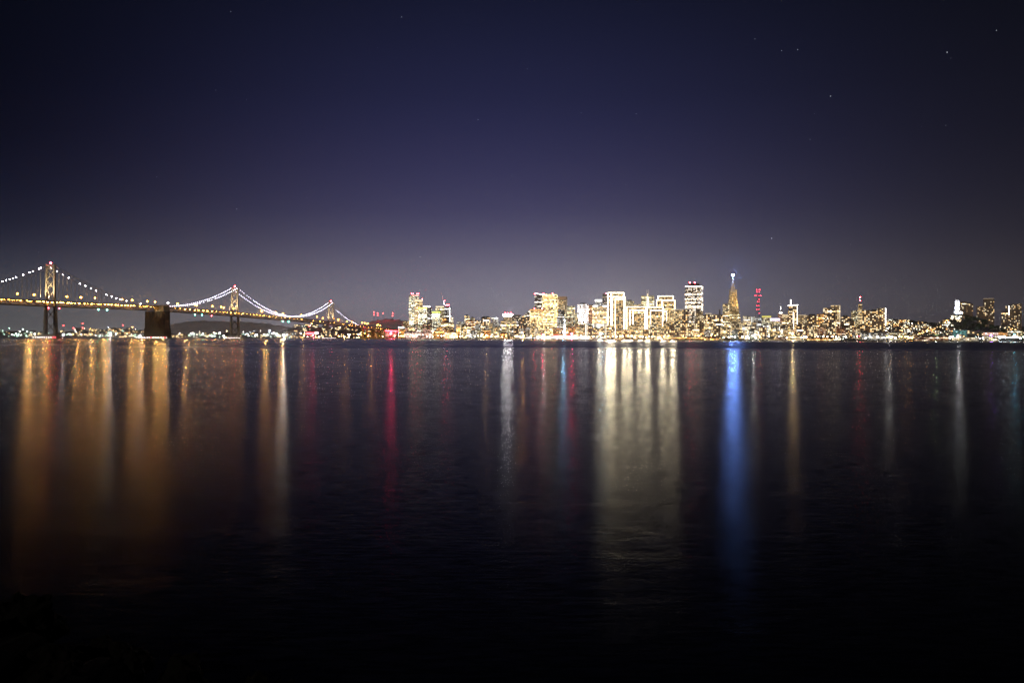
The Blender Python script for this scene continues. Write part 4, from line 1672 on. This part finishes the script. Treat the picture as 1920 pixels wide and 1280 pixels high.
ZONES = [  # px0, px1, n, kinds, words
    (560, 700, 12, ('warm', 'sod', 'white'), 'beside the bridge end'),
    (700, 760, 11, ('sod', 'sod', 'warm'), 'below the orange sheds near the bridge end'),
    (760, 860, 19, ('warm', 'white', 'warm'), 'below the crane and yellow crowned towers'),
    (860, 1000, 26, ('sod', 'warm', 'warm', 'white'), 'below the brick red block and orange gabled hall'),
    (1000, 1110, 15, ('white', 'white', 'warm'), 'along the ferry terminal'),
    (1110, 1250, 20, ('warm', 'white', 'warm', 'sod'), 'below the outlined slabs'),
    (1250, 1350, 20, ('sod', 'sod', 'sod', 'warm'), 'along the orange lit piers'),
    (1350, 1420, 8, ('white', 'green', 'white'), 'below the pyramid'),
    (1420, 1565, 26, ('warm', 'white', 'white', 'sod'), 'below the domed and white spired towers'),
    (1565, 1660, 6, ('white', 'white'), 'on the dark quay under the long terrace'),
    (1660, 1715, 10, ('sod', 'sod', 'white'), 'right of the dark quay'),
    (1715, 1780, 13, ('warm', 'white', 'white'), 'below the lit hillside houses'),
    (1780, 1925, 36, ('cool', 'cool', 'white'), 'below the wooded hill'),
]
KW = {'warm': 'warm white', 'sod': 'orange', 'white': 'white', 'cool': 'bluish white', 'green': 'greenish'}
for (p0, p1, n, kinds, zone) in ZONES:
    for i in range(n):
        px = p0 + (p1 - p0) * (i + random.uniform(.1, .9)) / n
        k = random.choice(kinds)
        lab = '%s waterfront lamp %s' % (KW[k], zone)
        lamp('street_lamp', px, random.choice((5, 7, 10, 25)), k, random.choice((6, 8, 10)), random.choice((1.1, 1.4, 1.8)), lab, lab)
# single strong lamps that throw the coloured streaks on the bay
for (px, kind, r, h, doff, lab) in (
        (733, 'red', 4.6, 20, 12, 'strong red floodlight in front of the hall with the red roof band'),
        (532, 'flood', 3.2, 14, 10, 'dazzling white floodlight on the shore under the lit cable span'),
        (207, 'flood', 2.2, 12, 10, 'dazzling white floodlight left of the concrete anchorage'),
        (263, 'white', 2.6, 10, 12, 'white floodlight close to the concrete anchorage'),
        (118, 'flood', 1.5, 12, 10, 'white floodlight beside the nearest bridge tower foot'),
        (587, 'red', 2.6, 14, 8, 'red floodlight under the glowing red waterfront sign'),
        (1017, 'red', 1.6, 16, 8, 'red lamp left of the ferry terminal arcade'),
        (1072, 'red', 3.6, 16, 4, 'red lamp on the quay right of the clock tower'),
        (1056, 'cyan', 1.7, 24, 3, 'cyan lamp on the quay under the clock tower'),
        (1129, 'cyan', 1.1, 18, 5, 'pale blue lamp at the foot of the terraced hotel'),
        (1125, 'flood', 1.8, 16, 40, 'dazzling lamp at the foot of the terraced hotel'),
        (1412, 'white', 2.4, 12, 15, 'bright bluish lamp on the quay right of the pyramid'),
        (1486, 'warm', 2.8, 18, 14, 'strong warm lamp on the quay below the white spired tower'),
        (1611, 'red', .6, 12, 14, 'red lamp on the dark quay'),
        (1667, 'white', 2.2, 9, 10, 'large white lamp at the end of the dark quay'),
        (1752, 'flood', 1.5, 7, 700, 'starry white lamp on the hillside left of the wooded hill'),
        (1901, 'flood', 2.3, 9, 560, 'starry bluish lamp on the slope right of the wooded hill'),
        (1754, 'green', 1.6, 14, 8, 'greenish lamp on the quay below the hillside houses'),
        (1796, 'flood', 1.4, 14, 8, 'dazzling lamp on the quay straight below the floodlit column'),
        (1858, 'violet', 2.2, 14, 6, 'violet lamp on the quay below the wooded hill'),
        (1902, 'teal', 2.4, 14, 6, 'teal lamp on the quay near the frame edge'),
        (1504, 'white', 2.4, 6, 420, 'round white lamp above the long pale roofed block'),
        (816, 'green', 1.8, 20, 14, 'greenish lamp in front of the crane towers'),
        (912, 'warm', 2.0, 12, 12, 'warm lamp in front of the orange gabled hall'),
        (1020, 'flood', 1.5, 14, 6, 'bright lamp on the quay below the blazing golden tower'),
        (980, 'sod', 2.4, 8, 12, 'big orange lamp left of the ferry terminal')):
    lamp('floodlight_mast', px, doff, kind, h, r, lab, None)
# street lamps up the slopes
for (p0, p1, n, dr, zone) in ((1480, 1600, 14, (120, 600), 'on the slope below the two plain slabs'),
                              (1600, 1720, 20, (250, 950), 'on the slope under the slim tower with red mast lights'),
                              (1720, 1800, 16, (200, 700), 'among the houses left of the floodlit white column'),
                              (1870, 1925, 9, (200, 700), 'right of the wooded hill')):
    for i in range(n):
        px = random.uniform(p0, p1)
        k = random.choice(('white', 'warm', 'warm', 'sod'))
        lab = '%s street lamp %s' % (KW[k], zone)
        lamp('street_lamp', px, random.uniform(*dr), k, 8, random.choice((.9, 1.3)), lab, lab)
for (p0, p1, n, ks, zone) in ((0, 85, 12, ('green', 'white', 'cool'), 'on the far shore left of the nearest bridge tower'),
                              (125, 270, 22, ('white', 'warm', 'sod', 'cool'), 'on the far shore between the nearest tower and the anchorage'),
                              (330, 430, 20, ('cool', 'white', 'warm'), 'on the far shore right of the concrete anchorage'),
                              (455, 545, 26, ('cool', 'white', 'cool'), 'on the far shore beneath the long lit cable span'),
                              (560, 690, 18, ('white', 'warm', 'sod'), 'on the far shore behind the far bridge tower')):
    for i in range(n):
        px = random.uniform(p0, p1)
        k = random.choice(ks)
        lab = '%s lamp mast %s' % (KW[k], zone)
        lamp('lamp_mast', px, random.choice((8, 30, 200, 500, 900, 1100)), k, random.choice((12, 18, 24)), random.choice((1.0, 1.4, 2.0)), lab, lab)


# ------------------------------------------------------------------ piers and quay
def pier(x0, x1, yt, style, label, out=30):
    xc = (x0 + x1) / 2
    D = shore(xc) - out
    k = D / F
    root = thing('pier_shed', label, 'building', (wx(xc, D), D, 0), -math.atan2((xc - 960) / F, 1))
    w = (x1 - x0) * k
    zt = wz(xc, yt, D)
    q = MB()
    q.box(-w / 2, w / 2, 0, out + 12, 2.4, zt)
    add_part(root, 'wall', q, ST[style]())
    q = MB()
    q.box(-w / 2 - 3, w / 2 + 3, -4, out + 14, 1.6, 2.39)
    n = max(3, int(w / 7))
    for i in range(n):
        q.box(-w / 2 + w * i / (n - 1) - .5, -w / 2 + w * i / (n - 1) + .5, -3, -2, -2, 1.6)
    add_part(root, 'deck', q, M_CONC)
    q = MB()
    q.add([(-w / 2 - 1, -1, zt), (w / 2 + 1, -1, zt), (w / 2 + 1, out + 13, zt), (-w / 2 - 1, out + 13, zt),
           (-w / 2 - 1, out / 2 + 6, zt + 3), (w / 2 + 1, out / 2 + 6, zt + 3)],
          [(0, 1, 5, 4), (2, 3, 4, 5), (0, 4, 3), (1, 2, 5), (3, 2, 1, 0)])
    add_part(root, 'roof', q, M_ROOF)


pier(948, 970, 632, 'umber', 'low dark pier shed left of the big orange lamp')
pier(975, 1003, 632.5, 'dark', 'low dark pier shed between the orange lamp and the ferry terminal')
pier(1110, 1136, 633.5, 'pink', 'low pier shed right of the ferry terminal')
pier(1254, 1284, 632, 'orange', 'first orange pier shed under the dark broad tower')
pier(1287, 1318, 631.5, 'orange', 'second orange pier shed under the dark broad tower')
pier(1321, 1348, 631.5, 'orange', 'third orange pier shed, nearest the pyramid')
pier(1428, 1452, 632.5, 'cream', 'pale pier shed below the yellow green topped block')
pier(1456, 1474, 632.5, 'brick', 'reddish pier shed below the domed tower')
pier(1476, 1502, 630, 'cream', 'pale pier shed below the white spired tower')
pier(1515, 1560, 633, 'orange', 'long orange pier shed left of the dark quay')
pier(1715, 1741, 630, 'brick', 'brick red pier shed below the hillside houses, left one')
pier(1744, 1776, 629.5, 'brick', 'brick red pier shed below the hillside houses, right one')
pier(1788, 1832, 633, 'white', 'bright white pier shed below the teal lit block')
pier(1845, 1870, 631.5, 'white', 'pier shed with a glowing violet roof edge')
q = MB()


# long dark moored barge at the dark quay
def barge(x0, x1, yt, label):
    xc = (x0 + x1) / 2
    D = shore(xc) - 45
    k = D / F
    w = (x1 - x0) * k
    zt = wz(xc, yt, D)
    root = thing('moored_barge', label, 'boat', (wx(xc, D), D, 0), -math.atan2((xc - 960) / F, 1))
    q = MB()
    q.add([(-w / 2 + 5, -8, -1), (w / 2 - 5, -8, -1), (w / 2 - 5, 8, -1), (-w / 2 + 5, 8, -1),
           (-w / 2, -9, zt * .6), (w / 2, -9, zt * .6), (w / 2, 9, zt * .6), (-w / 2, 9, zt * .6)],
          [(3, 2, 1, 0), (4, 5, 6, 7), (0, 1, 5, 4), (1, 2, 6, 5), (2, 3, 7, 6), (3, 0, 4, 7)])
    add_part(root, 'hull', q, mat('hull_black', (.03, .03, .035), .5))
    q = MB()
    q.box(-w * .35, w * .1, -5, 5, zt * .6 + .01, zt)
    q.box(-w * .3, -w * .12, -4, 4, zt + .01, zt + 2.5)
    add_part(root, 'deckhouse', q, mat('deckhouse_dark', (.06, .05, .05), .6))


barge(1570, 1655, 636, 'long black barge moored at the dark quay')
barge(1357, 1377, 634, 'black vessel moored in front of the pyramid')


# ------------------------------------------------------------------ trees
def make_tree(seed, h, r):
    rnd = random.Random(seed)
    tr = MB()
    tr.frust([(0, .45, .45), (h * .35, .3, .3), (h * .7, .12, .12)], 6)
    for i in range(4):
        a = rnd.uniform(0, 2 * pi)
        tr.beam((0, 0, h * .3), (cos(a) * r * .6, sin(a) * r * .6, h * (.55 + .1 * i)), .18)
    cr = MB()
    cl_ = [(rnd.uniform(-.6, .6) * r, rnd.uniform(-.6, .6) * r, h * rnd.uniform(.45, .9), rnd.uniform(.3, .5) * r) for _ in range(9)]
    for (x, y, z, q) in cl_:
        for _ in range(26):
            d = Vector((rnd.gauss(0, 1), rnd.gauss(0, 1), rnd.gauss(0, 1))).normalized() * q * rnd.uniform(.5, 1.05)
            c = Vector((x, y, z)) + d
            a = Vector((rnd.gauss(0, 1), rnd.gauss(0, 1), rnd.gauss(0, 1))).normalized() * .8
            b_ = a.cross(Vector((rnd.gauss(0, 1), rnd.gauss(0, 1), rnd.gauss(0, 1)))).normalized() * .8
            cr.add([c - a - b_, c + a - b_, c + a + b_, c - a + b_], [(0, 1, 2, 3)])
    return tr.mesh('trunk', M_BARK), cr.mesh('crown', M_LEAF)


TREES = [make_tree(1, 12, 5.5), make_tree(2, 15, 6), make_tree(3, 10, 5)]


def tree(px, D, lab):
    t, c = random.choice(TREES)
    r = thing('tree', lab, 'tree', (wx(px, D), D, terr(px, D) - .5), random.uniform(0, 6), lab)
    inst('trunk', t, r)
    inst('crown', c, r)
    s = random.uniform(.8, 1.3)
    r.scale = (s, s, s)


for i in range(85):
    px = random.gauss(1822, 32)
    D = 2780 + random.gauss(-50, 50)
    if not 1755 < px < 1890 or (abs(px - 1794) < 11 and D > 2700):
        continue
    tree(px, D, 'dark tree on the wooded hill around the floodlit white column')
for i in range(26):
    px = random.uniform(1622, 1694)
    tree(px, shore(px) + random.uniform(210, 330), 'dark tree above the long dark roofed terrace')
for i in range(8):
    px = random.uniform(1198, 1240)
    tree(px, shore(px) + random.uniform(60, 85), 'tree in the plaza at the feet of the long outlined slabs')
for i in range(7):
    px = random.uniform(1704, 1735)
    tree(px, shore(px) + random.uniform(820, 980), 'dark tree on the saddle between the hilltop towers and the wooded hill')
for i in range(9):
    px = random.uniform(546, 575)
    tree(px, shore(px) + random.uniform(900, 1300), 'dark tree on the hill top under the lit cable span')

# ------------------------------------------------------------------ rocky bank in front
def bank():
    prof = [(-300, 1060), (0, 1082), (40, 1080), (60, 1086), (100, 1104), (160, 1140), (230, 1150), (300, 1182), (380, 1210),
            (450, 1242), (520, 1262), (600, 1290), (900, 1400)]
    mb = MB()
    vs, fs = [], []
    pxs = list(range(-300, 901, 20))
    for j in range(8):
        for px in pxs:
            py = lerp(prof, px)
            D = 8.6 - .0012 * px - j * .55
            z = wz(px, py, 8.6 - .0012 * px) - .25 + .07 * sin(px * .05 + j) - (.5 if j == 0 else 0) + j * .03
            vs.append((wx(px, 8.6 - .0012 * px), D, z))
    n = len(pxs)
    for j in range(7):
        for i in range(n - 1):
            fs.append((j * n + i, (j + 1) * n + i, (j + 1) * n + i + 1, j * n + i + 1))
    mb.add(vs, fs)
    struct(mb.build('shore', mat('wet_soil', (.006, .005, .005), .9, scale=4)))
    rnd = random.Random(4)
    for i in range(70):
        px = rnd.uniform(-60, 620)
        D = 8.5 - .0012 * px - rnd.uniform(0, 1) ** 2 * 2.6
        Dr = 8.6 - .0012 * px
        z = wz(px, lerp(prof, px), Dr) - .32
        r = rnd.uniform(.12, .32)
        q = MB()
        q.ball((0, 0, 0), r)
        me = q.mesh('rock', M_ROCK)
        o = bpy.data.objects.new('rock', me)
        col.objects.link(o)
        o.location = (wx(px, Dr), D, z)
        o.rotation_euler = (rnd.uniform(0, 3), rnd.uniform(0, 3), rnd.uniform(0, 3))
        o.scale = (rnd.uniform(.8, 1.5), rnd.uniform(.7, 1.1), rnd.uniform(.5, .8))
        sb = o.modifiers.new('s', 'SUBSURF')
        sb.levels = sb.render_levels = 4
        sb.subdivision_type = 'SIMPLE'
        tx = bpy.data.textures.get('rk') or bpy.data.textures.new('rk', 'CLOUDS')
        tx.noise_scale = .12
        dm_ = o.modifiers.new('d', 'DISPLACE')
        dm_.texture = tx
        dm_.strength = .13
        dm_.texture_coords = 'GLOBAL'
        tag(o, 'nearly black boulder on the dark near bank', 'rock', 'boulders on the near bank')


bank()
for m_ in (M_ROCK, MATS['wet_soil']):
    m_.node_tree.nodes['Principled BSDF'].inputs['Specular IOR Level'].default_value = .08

# ------------------------------------------------------------------ stars
q = MB()
STARS = [(751, 33, 1), (1463, 96, 1.1), (1493, 94, 1.2), (1413, 74, .9), (1773, 99, 1.6), (1865, 58, 1.3), (1555, 181, 1.4), (1525, 214, .8),
         (1517, 262, .9), (1446, 447, 1.8), (1191, 214, 1), (895, 225, 1), (443, 392, 1.2), (787, 482, 1), (293, 332, .9), (461, 187, .7),
         (403, 170, .7), (1088, 212, .7), (987, 130, .8), (1063, 129, .7), (1771, 236, .7), (279, 452, .8), (431, 23, .9), (1594, 458, .7),
         (1172, 347, .6), (1279, 436, .6), (706, 90, .5), (1726, 238, .5), (1780, 110, .6), (72, 473, .6), (958, 330, .5), (575, 372, .5)]
for (px, py, b_) in STARS:
    D = 60000
    q.ball((wx(px, D), D, wz(px, py, D)), 17 * b_)
so = q.build('stars', emit('starlight', (.85, .9, 1), 1.3))
so['kind'] = 'stuff'
so['label'] = 'faint scattered stars in the night sky'

# ------------------------------------------------------------------ sky, added night fill, camera
w = bpy.data.worlds.new('World')
scene.world = w
w.use_nodes = True
N, L = w.node_tree.nodes, w.node_tree.links
bg = N['Background']
tc = N.new('ShaderNodeTexCoord')
nm = N.new('ShaderNodeVectorMath')
nm.operation = 'NORMALIZE'
L.new(tc.outputs['Generated'], nm.inputs[0])
sx = N.new('ShaderNodeSeparateXYZ')
L.new(nm.outputs[0], sx.inputs[0])


def ramp(stops):
    r = N.new('ShaderNodeValToRGB')
    r.color_ramp.interpolation = 'B_SPLINE'
    e = r.color_ramp.elements
    e[0].position, e[0].color = stops[0][0], (*stops[0][1], 1)
    e[1].position, e[1].color = stops[-1][0], (*stops[-1][1], 1)
    for p, c in stops[1:-1]:
        k = e.new(p)
        k.color = (*c, 1)
    L.new(mz.outputs[0], r.inputs[0])
    return r


mz = N.new('ShaderNodeMath')
mz.operation = 'MULTIPLY'
mz.inputs[1].default_value = 2.0
L.new(sx.outputs[2], mz.inputs[0])
rc = ramp([(0, (.235, .22, .255)), (.08, (.215, .205, .26)), (.13, (.178, .168, .23)), (.2, (.105, .10, .165)), (.29, (.050, .048, .116)),
           (.42, (.026, .0265, .077)), (.54, (.0155, .0175, .056)), (.76, (.0055, .0070, .021)), (1, (.003, .004, .009))])
rl = ramp([(0, (.12, .12, .122)), (.05, (.080, .082, .09)), (.1, (.046, .050, .064)), (.16, (.015, .019, .038)), (.23, (.001, .004, .016)), (.42, (0, .0005, .003)),
           (.76, (.0015, .0022, .005)), (1, (.002, .0025, .004))])
rr = ramp([(0, (.04, .033, .036)), (.1, (.036, .030, .035)), (.23, (.014, .0130, .020)), (.42, (.0065, .0065, .0125)),
           (.76, (.0025, .003, .0055)), (1, (.0015, .002, .004))])


def mth(op, a, b_=None):
    n_ = N.new('ShaderNodeMath')
    n_.operation = op
    for i, v in enumerate((a, b_)):
        if v is None:
            continue
        if isinstance(v, (int, float)):
            n_.inputs[i].default_value = v
        else:
            L.new(v, n_.inputs[i])
    return n_.outputs[0]


az = mth('DIVIDE', sx.outputs[0], mth('MAXIMUM', sx.outputs[1], .05))
a2 = mth('DIVIDE', mth('ADD', az, .02), .37)
gs = mth('POWER', 2.71828, mth('MULTIPLY', mth('MULTIPLY', a2, a2), -1.0))
mx = N.new('ShaderNodeMix')
mx.data_type = 'RGBA'
L.new(gs, mx.inputs['Factor'])
lr = N.new('ShaderNodeMix')
lr.data_type = 'RGBA'
sm = N.new('ShaderNodeMapRange')
sm.interpolation_type = 'SMOOTHSTEP'
sm.inputs['From Min'].default_value = -.45
sm.inputs['From Max'].default_value = .40
L.new(az, sm.inputs['Value'])
L.new(sm.outputs[0], lr.inputs['Factor'])
L.new(rl.outputs[0], lr.inputs[6])
L.new(rr.outputs[0], lr.inputs[7])
L.new(lr.outputs[2], mx.inputs[6])
L.new(rc.outputs[0], mx.inputs[7])
L.new(mx.outputs[2], bg.inputs['Color'])
bg.inputs['Strength'].default_value = 1.0

HAZE = 2.3e-5
if HAZE:
    hz = MB()
    hz.box(-14000, 12000, -60, 14500, -1.5, 310)
    hm_ = bpy.data.materials.new('haze_air')
    hm_.use_nodes = True
    hn = hm_.node_tree
    hn.nodes.clear()
    ho = hn.nodes.new('ShaderNodeOutputMaterial')
    pv = hn.nodes.new('ShaderNodeVolumePrincipled')
    pv.inputs['Color'].default_value = (.85, .87, .95, 1)
    pv.inputs['Density'].default_value = HAZE
    pv.inputs['Anisotropy'].default_value = .78
    hn.links.new(pv.outputs[0], ho.inputs['Volume'])
    hb_ = hz.build('haze', hm_)
    hb_['kind'] = 'stuff'

ml = bpy.data.lights.new('night_fill', 'SUN')  # added fill light for walls, hills and bridge; no moon shows
ml.energy = .5
ml.angle = radians(.5)
ml.color = (1, .86, .68)
mo = bpy.data.objects.new('night_fill', ml)
col.objects.link(mo)
mo.rotation_euler = (radians(68), 0, radians(-25))

cd = bpy.data.cameras.new('camera')
cam = bpy.data.objects.new('camera', cd)
col.objects.link(cam)
cd.sensor_width = 36
cd.lens = 36 * F / 1920
cd.clip_start = .1
cd.clip_end = 200000
cam.location = (0, 0, H)
pitch = math.atan((640 - yh(960)) / F)
Rm = Matrix.Rotation(pi / 2 - pitch, 4, 'X')
cam.matrix_world = Matrix.Translation((0, 0, H)) @ Rm @ Matrix.Rotation(ROLL, 4, 'Z')
scene.camera = cam

vs = scene.view_settings
vs.view_transform = 'Standard'
vs.look = 'None'
vs.exposure = 0
vs.gamma = 1
vs.use_curve_mapping = False
cy = scene.cycles
cy.use_light_tree = True
cy.max_bounces = 4
cy.diffuse_bounces = 1
cy.glossy_bounces = 2
cy.use_denoising = True
cy.denoising_prefilter = 'FAST'
cy.sample_clamp_indirect = 4
cy.caustics_reflective = False
